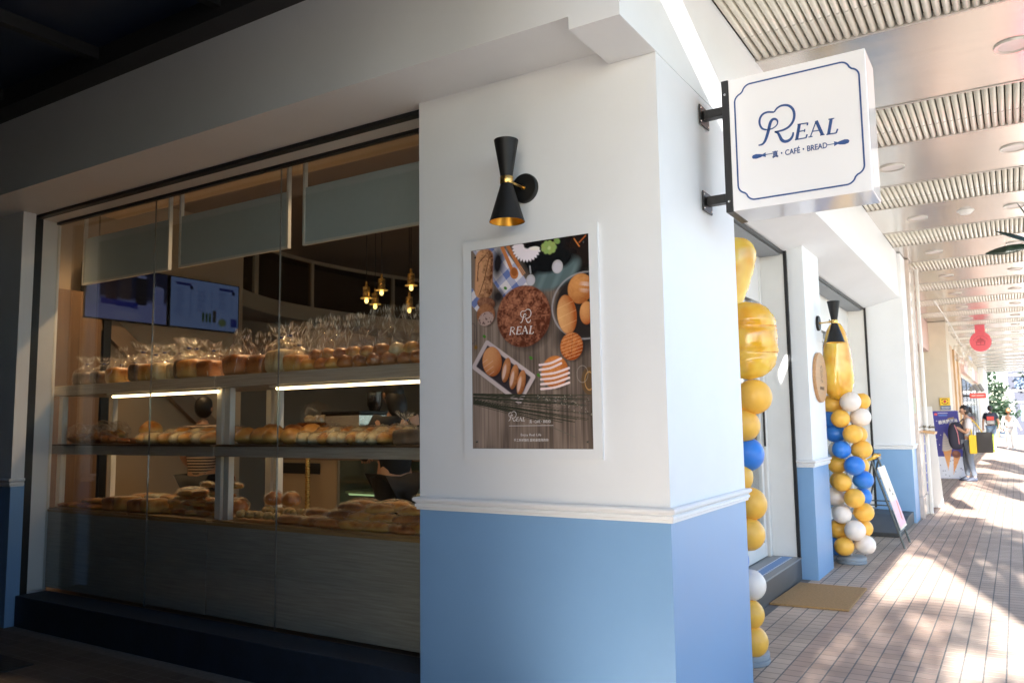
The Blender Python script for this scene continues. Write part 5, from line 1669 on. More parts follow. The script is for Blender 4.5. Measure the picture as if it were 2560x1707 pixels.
for i in range(9):
    balloon(nc, 'ybwyybywy'[i], -0.27, 1.55 + (0.08 if i % 2 else -0.05), 0.15 + 0.165 * i, 0.095, -0.17, 1.55)
foil(nc, 'foil_balloon', (-0.075, 1.53, 1.868), 0.172, 0.235, 0.11, 0.25, bands=3, ripple=0.045)
foil(nc, 'foil_balloon', (-0.21, 1.62, 2.27), 0.15, 0.26, 0.10, 0.4, bands=0, taper=-0.30, ripple=0.03, lean=0.15)

# ------------------------------------------------------------------ small things by the doors
t = thing('doormat', 'brown coir doormat in front of the entrance step', 'mat', (-0.14, 3.54, 0))
MB().add([(-0.425, 3.075, 0.001), (0.135, 3.115, 0.001), (0.13, 4.0, 0.001), (-0.40, 3.985, 0.001), (-0.423, 3.077, 0.016), (0.133, 3.117, 0.016), (0.128, 3.998, 0.016), (-0.398, 3.983, 0.016)], [(3, 2, 1, 0), (4, 5, 6, 7), (0, 1, 5, 4), (1, 2, 6, 5), (2, 3, 7, 6), (3, 0, 4, 7)]).build('pile', MATFIB, t, bevel=0.004)
PLWOOD = mat('round_plaque_wood', (0.46, 0.25, 0.11), 0.5, var=0.15, scale=5, stretch=(4, 1, 14))
t = thing('round_plaque', 'round wooden plaque with a dark monogram on the pier', 'plaque', (-0.288, 4.64, 1.78))
m = MB()
m.loft([[(x, 4.62 + 0.255 * s_ * math.cos(2 * PI * i / 40), 1.78 + 0.232 * s_ * math.sin(2 * PI * i / 40)) for i in range(40)] for x, s_ in ((-0.286, 1.0), (-0.262, 1.0), (-0.258, 0.985))])
m.build('disc', PLWOOD, t)
INK = mat('dark_brown_ink', (0.09, 0.045, 0.02), 0.6)
m = MB()
logo_R(m, lambda u, v, d: (-0.2575 + d, 4.62 + (u + 0.085) * 0.55, 1.80 + (v - 0.04) * 0.85), 0.0006, 1.3)
m.build('monogram', INK, t)
text('inscription', 'ENJOY REAL LIFE', 0.040, INK, t, frame_mtx((-0.2572, 4.62, 1.665), (0, 1, 0), (0, 0, 1)), xscale=0.62, extrude=0.0003, bold=0.001)
# easel sign
t = thing('easel_sign', 'leaning easel sign with a pink poster beside the balloons', 'sign', (0.0, 6.64, 0))
GREYT = mat('easel_tube', (0.09, 0.10, 0.10), 0.4, metal=0.5)
for y in (6.40, 6.90):
    MB().tube([(-0.125, y, 0.93), (0.155, y, 0.0)], 0.012, 8).build('front_leg', GREYT, t)
    MB().tube([(-0.13, y + 0.02, 0.90), (-0.36, y + 0.06, 0.0)], 0.010, 8).build('rear_leg', GREYT, t)
    MB().tube([(0.02, y, 0.45), (-0.245, y + 0.03, 0.45)], 0.007, 8).build('stay_bar', GREYT, t)
MB().tube([(-0.065, 6.40, 0.73), (-0.065, 6.90, 0.73)], 0.008, 8).build('cross_bar', GREYT, t)
MB().tube([(0.105, 6.40, 0.16), (0.105, 6.90, 0.16)], 0.012, 8).build('ledge', GREYT, t)
dv = Vector((0.195, 0, -0.655)).normalized()
nv = Vector((0.655, 0, 0.195)).normalized()
c0 = Vector((-0.085, 6.65, 0.85))
MB().obox(c0 + dv * 0.345 + nv * 0.018, dv * 0.345, (0, 0.255, 0), nv * 0.004).build('board', WHITEM, t)
pe = Paint(60, 44, 0.5, 0.68, s2l((248, 222, 190)))
pe.rect(0.25, 0.52, 0.3, 0.16, 0, s2l((240, 170, 190)), 0.03)
pe.rect(0.36, 0.50, 0.05, 0.12, 0.35, s2l((205, 70, 60)), 0.02)
pe.ell(0.3, 0.12, 0.1, 0.04, 0, s2l((240, 190, 150)), 0.3)
pe.rect(0.22, 0.26, 0.07, 0.02, 0, s2l((120, 90, 70)))
pe.rect(0.32, 0.32, 0.06, 0.015, 0, s2l((120, 90, 70)))
print_sheet('poster_sheet', pe.im, c0 + nv * 0.0235 + Vector((0, -0.25, 0)) + dv * 0.004, (0, 0.50, 0), dv * 0.68, print_mat('easel_print', 0.4), t)
MB().box(-0.14, -0.07, 6.56, 6.74, 0.93, 1.0).build('clamp', GREYT, t, bevel=0.006)
m = MB()
fr_ = random.Random(5)
pts = [(-0.16, 6.30, 0.93), (-0.10, 6.30, 0.965), (-0.06, 6.31, 0.99), (-0.02, 6.30, 0.995)]
m.tube(pts, [0.012, 0.022, 0.026, 0.012], 7)
m.v = [(x + fr_.uniform(-0.008, 0.008), y + fr_.uniform(-0.008, 0.008), z + fr_.uniform(-0.008, 0.008)) for x, y, z in m.v]
tag(m.build('foil_ribbon', FOIL, None, loc=(-0.1, 6.3, 0.95)), 'crumpled gold foil tail hanging beside the easel top', 'ribbon')

# ------------------------------------------------------------------ neighbours along the arcade
CLAD = mat('polished_stone_cladding', (0.52, 0.43, 0.37), 0.15, var=0.12, scale=6, coat=0.5)
NCREAM = mat('neighbour_cream', (0.62, 0.55, 0.44), 0.6, var=0.03)
NPINK = mat('neighbour_pink_fascia', (0.62, 0.42, 0.37), 0.5, var=0.05)
NWOOD = mat('neighbour_wood', (0.50, 0.30, 0.14), 0.5, var=0.15, stretch=(1, 1, 0.3))
NDARK = mat('neighbour_dark_glass', (0.05, 0.055, 0.06), 0.1)
t = thing('clad_column', 'polished beige stone column right behind the third bakery pier', 'column', (-0.2, 9.6, 0))
B('shaft', CLAD, t, -0.6, 0.095, 9.305, 9.95, 0.30, 3.64, bevel=0.01)
B('plinth', CLAD, t, -0.6, 0.105, 9.302, 9.96, 0.0, 0.298, bevel=0.01)
B('switch_box', mat('switch_box_green', (0.5, 0.52, 0.42), 0.5), t, 0.015, 0.075, 9.285, 9.302, 1.45, 1.67, bevel=0.004)
B('drain_pipe', WHITEM, t, 0.10, 0.15, 10.0, 10.06, 0.0, 3.6, bevel=0.01)
N1 = thing('neighbour_shop', 'cream neighbouring shop with pinkish fascia behind the ice cream poster', 'building', (-1, 14, 0))
B('fascia', NPINK, N1, -1.3, -0.40, 9.97, 18.2, 2.95, 3.64)
B('cream_pier', NCREAM, N1, -1.3, -0.03, 18.21, 19.2, 0.0, 3.64)
B('shop_wall', NCREAM, N1, -1.3, -0.95, 9.97, 18.2, 0.0, 2.949)
for i in range(4):
    B('shop_window', NDARK, N1, -0.949, -0.93, 10.2 + i * 2, 12.0 + i * 2, 0.3, 2.7)
N2 = thing('wood_front_shop', 'shop front of wood strips and dark glass beyond the cream pier', 'building', (-1, 24, 0))
B('shop_wall', NCREAM, N2, -1.3, -0.12, 19.25, 39.5, 0.0, 3.64)
for i in range(3):
    B('wood_strip', NWOOD, N2, -0.119, -0.05, 19.6 + i * 1.7, 20.5 + i * 1.7, 0.0, 3.2)
for i in range(5):
    B('shop_window', NDARK, N2, -0.119, -0.09, 25.2 + i * 2.6, 27.2 + i * 2.6, 0.4, 2.6)
    B('sign_band', (NPINK, NCREAM, WHITEM)[i % 3], N2, -0.119, 0.0, 25.0 + i * 2.6, 27.4 + i * 2.6, 2.75, 3.2)
t = thing('white_column', 'white end column of the arcade before the trees', 'column', (-0.1, 42, 0))
B('shaft', WHITE, t, -0.8, 0.10, 39.6, 45.4, 0.0, 3.64)
B('trim', WHITEM, t, -0.82, 0.12, 39.58, 45.42, 0.0, 0.2)
for i, y in enumerate((-8.5, 17.6, 31.0)):
    t = thing('arcade_post', f'{ORD[i]} square roof post at the street edge of the arcade', 'post', (2.0, y, 0), 'roof posts at the street edge')
    B('shaft', WHITEM, t, 1.80, 2.18, y - 0.19, y + 0.19, 0.0, 3.64, bevel=0.01)
    B('foot', DARKSTONE, t, 1.77, 2.21, y - 0.22, y + 0.22, 0.0, 0.14, bevel=0.01)

# things in front of the neighbours
t = thing('leaflet_rack', 'slim rack of blue boxes with a wooden tray beside a white board', 'rack', (0.03, 10.1, 0))
BLUEB = mat('blue_rack_box', (0.03, 0.08, 0.42), 0.45, var=0.05)
for i in range(8):
    B('blue_box', BLUEB, t, -0.01, 0.075, 10.0, 10.4, 0.02 + i * 0.142, 0.145 + i * 0.142, bevel=0.004)
    B('white_lip', WHITEM, t, 0.0, 0.085, 9.99, 10.4, 0.1455 + i * 0.142, 0.160 + i * 0.142)
MB().obox((0.10, 10.1, 1.19), (0.14, 0, -0.025), (0, 0.22, 0), (0.004, 0, 0.018)).build('tray', NWOOD, t)
m = MB()
pr2 = random.Random(8)
for i in range(26):
    x, y = pr2.uniform(0.0, 0.2), pr2.uniform(9.95, 10.25)
    m.obox((x, y, 1.235 + pr2.uniform(0, 0.035)), (pr2.uniform(0.02, 0.05), pr2.uniform(-0.02, 0.02), pr2.uniform(-0.01, 0.02)), (0, 0.012, 0), (0, 0, 0.004))
tag(m.build('dried_leaves', mat('dried_leaf', (0.10, 0.075, 0.04), 0.8, var=0.3), t), kind='stuff')
t = thing('white_board', 'plain white board leaning beside the blue rack', 'board', (0.1, 10.9, 0))
m = MB()
m.add([(-0.016, 10.86, 1.565), (0.149, 10.86, 1.56), (0.225, 10.95, 0.003), (0.03, 10.95, 0.003), (-0.016, 10.885, 1.565), (0.149, 10.885, 1.56), (0.225, 10.975, 0.003), (0.03, 10.975, 0.003)], [(0, 1, 2, 3), (7, 6, 5, 4), (0, 4, 5, 1), (1, 5, 6, 2), (2, 6, 7, 3), (3, 7, 4, 0)])
m.build('panel', WHITEM, t)
B('foot', WHITEM, t, 0.03, 0.225, 10.976, 11.2, 0.0, 0.02)
# ice cream standee
ST = thing('ice_cream_standee', 'blue and white standee with two soft ice creams behind the woman', 'standee', (-0.03, 17.5, 0))
ip = Paint(230, 76, 0.505, 1.53, s2l((62, 62, 150)))
ip.rect(0.25, 1.28, 0.4, 0.25, 0, s2l((222, 226, 240)), 0.01)
sr = random.Random(6)
for i in range(16):
    ip.ell(sr.uniform(0.02, 0.48), sr.uniform(0.05, 0.95), 0.011, 0.011, 0, (0.8, 0.8, 0.85), 0.4)
for i in range(14):
    ip.ell(sr.uniform(0.02, 0.48), sr.uniform(1.08, 1.5), 0.012, 0.012, 0, s2l((70, 70, 110)), 0.4)
ip.ell(0.06, 0.075, 0.036, 0.03, 0, s2l((225, 90, 90)), 0.2)
ip.rect(0.2, 0.05, 0.1, 0.01, 0, s2l((200, 200, 225)))
ip.rect(0.2, 0.1, 0.09, 0.018, 0, s2l((80, 120, 200)))
ip.rect(0.35, 0.17, 0.07, 0.016, -0.2, s2l((190, 160, 60)), 0.01)
ip.ell(0.40, 0.55, 0.14, 0.30, 0.1, s2l((36, 32, 66)), 0.2)
def tri(pp, x0, x1, yt, xb, yb, c_):
    for k in range(24):
        f = k / 23
        a_, b_ = x0 + (xb - x0) * f, x1 + (xb - x1) * f
        pp.rect((a_ + b_) / 2, yt + (yb - yt) * f, max(0.004, (b_ - a_) / 2), (yb - yt) / 40, 0, c_, 0.003)
tri(ip, 0.11, 0.30, 0.86, 0.18, 1.34, s2l((226, 160, 96)))
tri(ip, 0.31, 0.45, 1.03, 0.27, 1.43, s2l((222, 150, 86)))
for k in range(14):
    f = k / 13
    ip.ell(0.205 - 0.02 * f, 0.87 - 0.36 * f, 0.115 * (1 - f) ** 0.7 + 0.006, 0.04, -0.25, s2l((214 - 14 * (k % 2), 206 - 14 * (k % 2), 192)), 0.3)
ip.ell(0.37, 0.98, 0.095, 0.09, 0.1, s2l((120, 66, 50)), 0.15)
ip.ell(0.36, 0.95, 0.06, 0.05, 0.4, s2l((150, 90, 66)), 0.4)
MB().add([(-0.372, 17.52, 1.535), (0.15, 17.52, 1.535), (0.212, 17.52, 0.003), (-0.29, 17.52, 0.003), (-0.372, 17.56, 1.535), (0.15, 17.56, 1.535), (0.212, 17.56, 0.003), (-0.29, 17.56, 0.003)], [(0, 1, 2, 3), (7, 6, 5, 4), (0, 4, 5, 1), (1, 5, 6, 2), (2, 6, 7, 3), (3, 7, 4, 0)]).build('board', WHITEM, ST)
o = print_sheet('print', ip.im, (-0.365, 17.515, 1.53), (0.51, 0, 0), (0.075, 0, -1.52), print_mat('standee_print', 0.4), ST)
text('lettering', '義美霜淇淋', 0.092, WHITEPRINT, ST, frame_mtx((-0.255, 17.512, 1.235), (1, 0, 0.12), (-0.12, 0, 1)), align='LEFT', extrude=0.001, xscale=0.85, bold=0.002)
MB().box(-0.2, 0.1, 17.561, 17.9, 0.0, 0.02).build('foot', WHITEM, ST)
# yellow notice on the cream pier
t = thing('yellow_notice', 'yellow notice with a red and black eye emblem on the cream pier', 'sign', (-0.13, 18.2, 1.55))
B('blue_strip', mat('notice_blue', (0.06, 0.11, 0.25), 0.5), t, -0.235, -0.03, 18.18, 18.205, 1.56, 1.66)
B('plate', mat('notice_yellow', (0.85, 0.55, 0.03), 0.5), t, -0.25, -0.035, 18.17, 18.20, 1.66, 1.84, bevel=0.004)
yfn = lambda u, v, d: (-0.142 + u, 18.1695 - d, 1.755 + v)
m = MB()
for a0, a1 in ((20, 160), (200, 340)):
    m.ribbon([(0.07 * math.cos(R(a0 + (a1 - a0) * i / 12)), 0.062 * math.sin(R(a0 + (a1 - a0) * i / 12))) for i in range(13)], 0.014, yfn, 0.001)
m.build('emblem_arcs', BLACK, t)
MB().prism([(0.03 * math.cos(2 * PI * i / 16), 0.034 * math.sin(2 * PI * i / 16)) for i in range(16)], yfn, 0.0005, 0.002).build('emblem_dot', mat('notice_red', (0.6, 0.05, 0.06), 0.5), t)
m = MB()
for i in range(3):
    m.ribbon([(-0.08, -0.125 - 0.022 * i), (0.09, -0.125 - 0.022 * i)], 0.009, lambda u, v, d: (-0.142 + u, 18.179 - d, 1.755 + v), 0.001)
m.build('notice_lines', WHITEPRINT, t)
# red ceiling sign
RED = mat('red_sign_acrylic', (0.72, 0.10, 0.14), 0.25, var=0.02, coat=0.4)
REDK = mat('dark_red_print', (0.32, 0.02, 0.04), 0.4)
t = thing('red_round_sign', 'red round sign hanging on a tab from the arcade ceiling', 'sign', (0.626, 19.8, 3.0))
rfn = lambda u, v, d: (0.626 + u, 19.8 - d, 3.246 + v)
MB().prism([(0.237 * math.cos(2 * PI * i / 40), 0.25 * math.sin(2 * PI * i / 40)) for i in range(40)], rfn, 0.0, -0.04).build('disc', RED, t)
B('tab', RED, t, 0.52, 0.735, 19.804, 19.836, 3.42, 3.652)
m = MB()
for a, b, w_ in (((-0.085, 0.0), (0.085, 0.0), 0.016), ((-0.06, 0.028), (0.06, 0.028), 0.016), ((-0.07, -0.012), (-0.07, -0.062), 0.012), ((0.07, -0.012), (0.07, -0.062), 0.012), ((0, -0.012), (0, -0.062), 0.012), ((-0.075, -0.066), (0.075, -0.066), 0.012), ((0, 0.04), (0, 0.085), 0.014), ((-0.05, 0.035), (0, 0.06), 0.010), ((0.05, 0.035), (0, 0.06), 0.010)):
    m.ribbon([(a[0] * 1.25, a[1] * 1.25), (b[0] * 1.25, b[1] * 1.25)], w_ * 1.25, rfn, 0.002)
m.build('building_emblem', REDK, t)
m = MB()
m.ribbon([(0.165 * math.cos(R(20 + 140 * i / 14)), 0.16 * math.sin(R(20 + 140 * i / 14)) - 0.02) for i in range(15)], 0.008, rfn, 0.002)
m.build('emblem_arc', REDK, t)
t = thing('red_street_sign', 'red sign hanging at the street edge, mirrored in the ceiling panel', 'sign', (1.6, 4.6, 2.45))
B('panel', RED, t, 1.475, 1.74, 4.56, 4.62, 2.45, 3.05, bevel=0.02)
B('hanger', RED, t, 1.56, 1.66, 4.575, 4.605, 3.051, 3.652)
# grey M sign with red plate
t = thing('mountain_sign', 'grey sign of three slanted bars above a red plate', 'sign', (0.3, 25, 1.94))
GSG = mat('grey_sign_face', (0.20, 0.195, 0.19), 0.5)
for cx_, l_ in ((0.155, 0.08), (0.27, 0.16), (0.40, 0.16)):
    a, b = (cx_ - 0.05 * l_ / 0.16, 2.36), (cx_ + 0.06 * l_ / 0.16, 2.15)
    if l_ < 0.1:
        a = (cx_ + 0.01, 2.30)
        b = (cx_ - 0.03, 2.15)
    MB().tube([(a[0], 25, a[1]), (b[0], 25, b[1])], 0.055 if l_ > 0.1 else 0.045, 10).build('slanted_bar', GSG, t, smooth=True)
B('red_plate', mat('red_plate', (0.6, 0.06, 0.05), 0.4), t, 0.096, 0.525, 24.97, 25.02, 1.945, 2.095)
m = MB()
for i in range(13):
    if i != 4:
        m.box(0.15 + i * 0.026, 0.168 + i * 0.026, 24.965, 24.969, 2.01, 2.035)
tag(m.build('plate_lettering', WHITEPRINT, t), kind='stuff')
MB().tube([(-0.1, 25.0, 2.02), (0.1, 25.0, 2.02)], 0.03, 8).build('wall_arm', BLACK, t)
# hanging clear plastic curtain bundles and wires near the wood shop
t = thing('clear_banner', 'crumpled clear plastic sheet hanging high by the wood front', 'sheet', (0.1, 21, 3.0))
m = MB()
cr2 = random.Random(12)
g_ = []
for j in range(9):
    g_.append([(-0.03 + 0.38 * i / 8 + cr2.uniform(-0.03, 0.03), 21.2 + cr2.uniform(-0.10, 0.10), 3.3 - 0.65 * j / 8 * (0.6 + 0.5 * i / 8) + cr2.uniform(-0.03, 0.03)) for i in range(9)])
m.loft(g_, False, False, closed=False)
m.build('sheet', clear_mat('crumpled_clear_sheet', (0.9, 0.86, 0.8), base=0.25, rough=0.15, haze=0.2, power=2), t)
MB().tube([(0.1, 13.5, 3.55), (0.16, 17, 3.40), (0.14, 21.2, 3.3), (0.12, 27, 3.45)], 0.012, 6).build('wire', WHITEM, t)

# ------------------------------------------------------------------ people
def skin_mesh(nodes, edges, sub=1):
    me = bpy.data.meshes.new('skin')
    me.from_pydata([n[0] for n in nodes], edges, [])
    o = bpy.data.objects.new('skin', me)
    COL.objects.link(o)
    o.modifiers.new('skin', 'SKIN')
    for i, n in enumerate(nodes):
        sv = me.skin_vertices[0].data[i]
        r_n = n[1]
        sv.radius = r_n if isinstance(r_n, tuple) else (r_n, r_n)
        sv.use_root = i == 0
    sb = o.modifiers.new('sub', 'SUBSURF')
    sb.levels = sb.render_levels = sub
    dg = bpy.context.evaluated_depsgraph_get()
    out = bpy.data.meshes.new_from_object(o.evaluated_get(dg))
    bpy.data.objects.remove(o)
    return out

def person(label, loc, H, face, armL, armR, stride, shirt, trousers, shoes, hair, skinc, sleeve='short', legs='long', hair_style='short', tilt=0.0, group=None):
    """local frame: +y forward, +x right; arm = (elbow, wrist) offsets in local metres for H = 1"""
    t = thing('person', label, 'person', loc, group)
    Rz = Matrix.Rotation(face, 4, 'Z')
    def W(p):
        return Rz @ Vector((p[0] * H, p[1] * H, p[2] * H))
    S = {'pel': (0, 0, 0.53), 'spi': (0, 0.005, 0.62), 'che': (0, 0.0, 0.73), 'nec': (0, 0.0, 0.825), 'hd': (0, 0.01 + 0.3 * tilt * 0.1, 0.875)}
    for s_, sd, arm in ((-1, 'L', armL), (1, 'R', armR)):
        S['sh' + sd] = (s_ * 0.105, -0.005, 0.795)
        S['el' + sd] = tuple(arm[0])
        S['wr' + sd] = tuple(arm[1])
        S['hp' + sd] = (s_ * 0.052, 0, 0.50)
        st_ = stride if s_ > 0 else -stride
        S['kn' + sd] = (s_ * 0.055, 0.02 + st_ * 0.5, 0.285)
        S['an' + sd] = (s_ * 0.055, st_ - 0.01, 0.045)
        S['to' + sd] = (s_ * 0.062, st_ + 0.075, 0.018)
    rad = {'pel': (0.085, 0.062), 'spi': (0.070, 0.055), 'che': (0.088, 0.060), 'nec': 0.034, 'hd': 0.036, 'sh': 0.042, 'el': 0.026, 'wr': 0.018, 'hp': 0.055, 'kn': 0.036, 'an': 0.024, 'to': 0.022}
    def rr(k, f=1.0):
        r0 = rad[k] if k in rad else rad[k[:2]]
        return tuple(x * H * f for x in r0) if isinstance(r0, tuple) else r0 * H * f
    def sk(keys, links, f, extra=()):
        nodes = [(W(S[k]), rr(k, f)) for k in keys] + list(extra)
        e = [(keys.index(a), keys.index(b)) for a, b in links]
        return nodes, e
    keys = ['pel', 'spi', 'che', 'nec', 'hd', 'shL', 'elL', 'wrL', 'shR', 'elR', 'wrR', 'hpL', 'knL', 'anL', 'toL', 'hpR', 'knR', 'anR', 'toR']
    links = [('pel', 'spi'), ('spi', 'che'), ('che', 'nec'), ('nec', 'hd')]
    for sd in 'LR':
        links += [('che', 'sh' + sd), ('sh' + sd, 'el' + sd), ('el' + sd, 'wr' + sd), ('pel', 'hp' + sd), ('hp' + sd, 'kn' + sd), ('kn' + sd, 'an' + sd), ('an' + sd, 'to' + sd)]
    nodes, edges_ = sk(keys, links, 1.0)
    for sd, s_ in (('L', -1), ('R', 1)):                       # hands: palm and five fingers
        wv, ev = Vector(S['wr' + sd]), Vector(S['el' + sd])
        d = (wv - ev).normalized()
        side = d.cross(Vector((0, 0, 1)))
        side = side.normalized() if side.length > 0.1 else Vector((1, 0, 0))
        cur = side.cross(d)
        palm = len(nodes)
        nodes.append((W(wv + d * 0.028), (0.019 * H, 0.011 * H)))
        edges_.append((keys.index('wr' + sd), palm))
        for fi, (off, ln) in enumerate(((-0.015, 0.036), (-0.005, 0.042), (0.005, 0.040), (0.015, 0.032))):
            a = len(nodes)
            nodes.append((W(wv + d * 0.050 + side * off), 0.0055 * H))
            nodes.append((W(wv + d * (0.050 + ln) + side * off * 1.3 - cur * 0.014), 0.0045 * H))
            edges_ += [(palm, a), (a, a + 1)]
        a = len(nodes)
        nodes.append((W(wv + d * 0.030 - side * 0.026 * s_), 0.006 * H))
        nodes.append((W(wv + d * 0.052 - side * 0.034 * s_ - cur * 0.008), 0.005 * H))
        edges_ += [(palm, a), (a, a + 1)]
    me = skin_mesh(nodes, edges_)
    bm = bmesh.new()
    bm.from_mesh(me)
    hm = MB()
    hc = Vector((0, 0.018 + tilt * 0.03, 0.935 - abs(tilt) * 0.01))
    def tw(d):
        p = Vector((d.x, d.y, d.z))
        if p.z < 0:
            p.x *= 1 + 0.22 * p.z
            p.y *= 1 + 0.08 * p.z
        if p.y > 0.6 and abs(p.x) < 0.3 and -0.35 < p.z < 0.1:
            p.y += 0.16 * (1 - abs(p.x) / 0.3)
        return p
    hm.ball((0, 0, 0), 0.046, 0.056, 0.066, 20, 14, tw)
    for s_ in (-1, 1):
        hm.ball((s_ * 0.046, -0.004, -0.004), 0.007, 0.012, 0.017, 8, 6)
    Tt = Matrix.Rotation(-tilt, 4, 'X')
    hv = [tuple(W(hc + (Tt @ Vector(v)))) for v in hm.v]
    tmp = bpy.data.meshes.new('h')
    tmp.from_pydata(hv, [], hm.f)
    bm.from_mesh(tmp)
    bm.to_mesh(me)
    bm.free()
    me.polygons.foreach_set('use_smooth', [True] * len(me.polygons))
    body = finish('body', me, skinc, t)
    for s_ in (-1, 1):
        e_ = MB().ball((0, 0, 0), 0.0065, 0.004, 0.0045, 8, 6)
        e_.v = [tuple(W(hc + Tt @ (Vector(v) + Vector((s_ * 0.018, 0.0505, 0.006)))) + Vector(loc)) for v in e_.v]
        e_.build('eye', BLACK, body)
    def cloth(name, keys_, links_, f, mat_, override=None):
        nodes_, e_ = sk(keys_, links_, f)
        if override:
            for k_, v_ in override.items():
                i_ = keys_.index(k_)
                nodes_[i_] = v_(nodes_[i_])
        me_ = skin_mesh(nodes_, e_)
        me_.materials.clear()
        me_.polygons.foreach_set('use_smooth', [True] * len(me_.polygons))
        return finish(name, me_, mat_, t)
    ks = ['che', 'spi', 'pel', 'nec', 'shL', 'elL', 'shR', 'elR']
    lk = [('che', 'spi'), ('spi', 'pel'), ('che', 'nec'), ('che', 'shL'), ('shL', 'elL'), ('che', 'shR'), ('shR', 'elR')]
    if sleeve == 'long':
        ks += ['wrL', 'wrR']
        lk += [('elL', 'wrL'), ('elR', 'wrR')]
        ov = {}
    else:
        ov = {}
        for sd in 'LR':
            mid = W(Vector(S['sh' + sd]).lerp(Vector(S['el' + sd]), 0.72))
            ov['el' + sd] = (lambda n_, mid=mid: (mid, 0.040 * H))
    ov['nec'] = lambda n_: (W((0, 0, 0.808)), 0.043 * H)
    ov['pel'] = lambda n_: (W((0, 0, 0.500)), (0.098 * H, 0.074 * H))
    cloth('shirt', ks, lk, 1.17, shirt, ov)
    ks = ['pel', 'hpL', 'knL', 'hpR', 'knR']
    lk = [('pel', 'hpL'), ('hpL', 'knL'), ('pel', 'hpR'), ('hpR', 'knR')]
    ov = {}
    if legs == 'long':
        ks += ['anL', 'anR']
        lk += [('knL', 'anL'), ('knR', 'anR')]
        for sd in 'LR':
            ov['an' + sd] = lambda n_: (n_[0] + Vector((0, 0, 0.012)), 0.033 * H)
    cloth('trousers', ks, lk, 1.20, trousers, ov)
    for sd in 'LR':
        a_, b_ = W(S['an' + sd]), W(S['to' + sd])
        hl = a_ + (a_ - b_).normalized() * 0.02 * H
        m_ = MB()
        L0 = Vector(loc)
        d_ = Vector((b_.x - hl.x, b_.y - hl.y, 0))
        d_.normalize()
        sv_ = Vector((-d_.y, d_.x, 0))
        rings = []
        for f_, w_, h_ in ((0, 0.020, 0.035), (0.25, 0.026, 0.045), (0.6, 0.028, 0.034), (0.9, 0.026, 0.024), (1.08, 0.012, 0.014)):
            c_ = Vector((hl.x, hl.y, 0)) + (Vector((b_.x, b_.y, 0)) - Vector((hl.x, hl.y, 0))) * f_ * 1.12
            rings.append([tuple(L0 + c_ + sv_ * (w_ * H * math.cos(q_)) + Vector((0, 0, max(0.0, (0.5 + 0.5 * math.sin(q_))) * h_ * H * 1.6 + 0.001))) for q_ in [2 * PI * i / 10 for i in range(10)]])
        m_.loft(rings)
        m_.build('shoe', shoes, t, smooth=True)
    m_ = MB()
    def htw(d):
        p = Vector((d.x, d.y, d.z))
        if p.y > 0.25 and p.z < 0.45:
            p.y = 0.25
        return p
    m_.ball((0, -0.006, 0.006), 0.052, 0.060, 0.068, 18, 12, htw)
    m_.v = [v for v in m_.v]
    if hair_style == 'tail':
        m_.ball((0, -0.072, -0.015), 0.020, 0.022, 0.045, 10, 8)
        m_.ball((0, -0.058, 0.012), 0.016, 0.016, 0.016, 8, 6)
    if hair_style == 'long':
        m_.ball((0, -0.022, -0.055), 0.055, 0.040, 0.085, 14, 10)
    m_.v = [tuple(W(hc + Tt @ Vector(v)) + Vector(loc)) for v in m_.v]
    m_.build('hair', hair, t, smooth='all')
    return t, W, S

SKIN = mat('skin_tone', (0.52, 0.30, 0.20), 0.5, var=0.05, sss=0.1)
HAIRB = mat('black_hair', (0.012, 0.010, 0.010), 0.45, var=0.3, scale=40, stretch=(1, 1, 0.2))
HAIRR = mat('auburn_hair', (0.30, 0.12, 0.05), 0.5, var=0.2, scale=40)
TEEG = mat('pale_grey_tee', (0.62, 0.58, 0.58), 0.8, var=0.05, bump=0.1, bscale=40)
JEAN = mat('grey_jeans', (0.13, 0.15, 0.19), 0.85, var=0.1, scale=30, bump=0.1)
SNEAK = mat('dark_sneaker', (0.05, 0.06, 0.09), 0.6)
DARKT = mat('dark_navy_shirt', (0.03, 0.035, 0.06), 0.8)
WHT = mat('white_shirt', (0.80, 0.79, 0.78), 0.8)
SHORTS = mat('blue_grey_shorts', (0.16, 0.23, 0.32), 0.85)
PALEP = mat('pale_trousers', (0.70, 0.69, 0.68), 0.8)
WSH = mat('white_shoe', (0.75, 0.75, 0.75), 0.6)
# woman looking at her phone, facing the shop side (left)
wl_ = (0.34, 16.95, 0.0)
t, W, S = person('woman in a pale tee and grey jeans holding a phone by the standee', wl_, 1.64, R(100),
                 ((-0.125, 0.03, 0.63), (-0.055, 0.14, 0.715)), ((0.125, 0.03, 0.62), (0.045, 0.13, 0.70)), 0.035, TEEG, JEAN, SNEAK, HAIRB, SKIN, hair_style='tail', tilt=0.25)
ph = W((0.0, 0.205, 0.745)) + Vector(wl_)
o = MB().obox(ph, (Matrix.Rotation(R(100), 3, 'Z') @ Vector((0.037, 0, 0))), (Matrix.Rotation(R(100), 3, 'Z') @ Vector((0, -0.02, 0.07))), (Matrix.Rotation(R(100), 3, 'Z') @ Vector((0, 0.004, 0.001)))).build('phone', mat('pale_phone', (0.55, 0.58, 0.58), 0.3), None, bevel=0.004, loc=tuple(ph))
tag(o, 'pale phone held up by the woman in the tee', 'phone')
bk = thing('tote_bag', 'black tote bag with yellow sides hanging at the woman\'s hip', 'bag', (0.62, 16.9, 0.55))
B('body', mat('black_tote', (0.035, 0.03, 0.028), 0.7), bk, 0.50, 0.80, 16.72, 16.84, 0.62, 1.06, bevel=0.02)
B('yellow_side', mat('yellow_tote', (0.75, 0.50, 0.03), 0.7), bk, 0.36, 0.499, 16.70, 16.82, 0.60, 1.00, bevel=0.015)
B('green_edge', mat('lime_edge', (0.55, 0.70, 0.10), 0.7), bk, 0.801, 0.825, 16.72, 16.84, 0.64, 1.02)
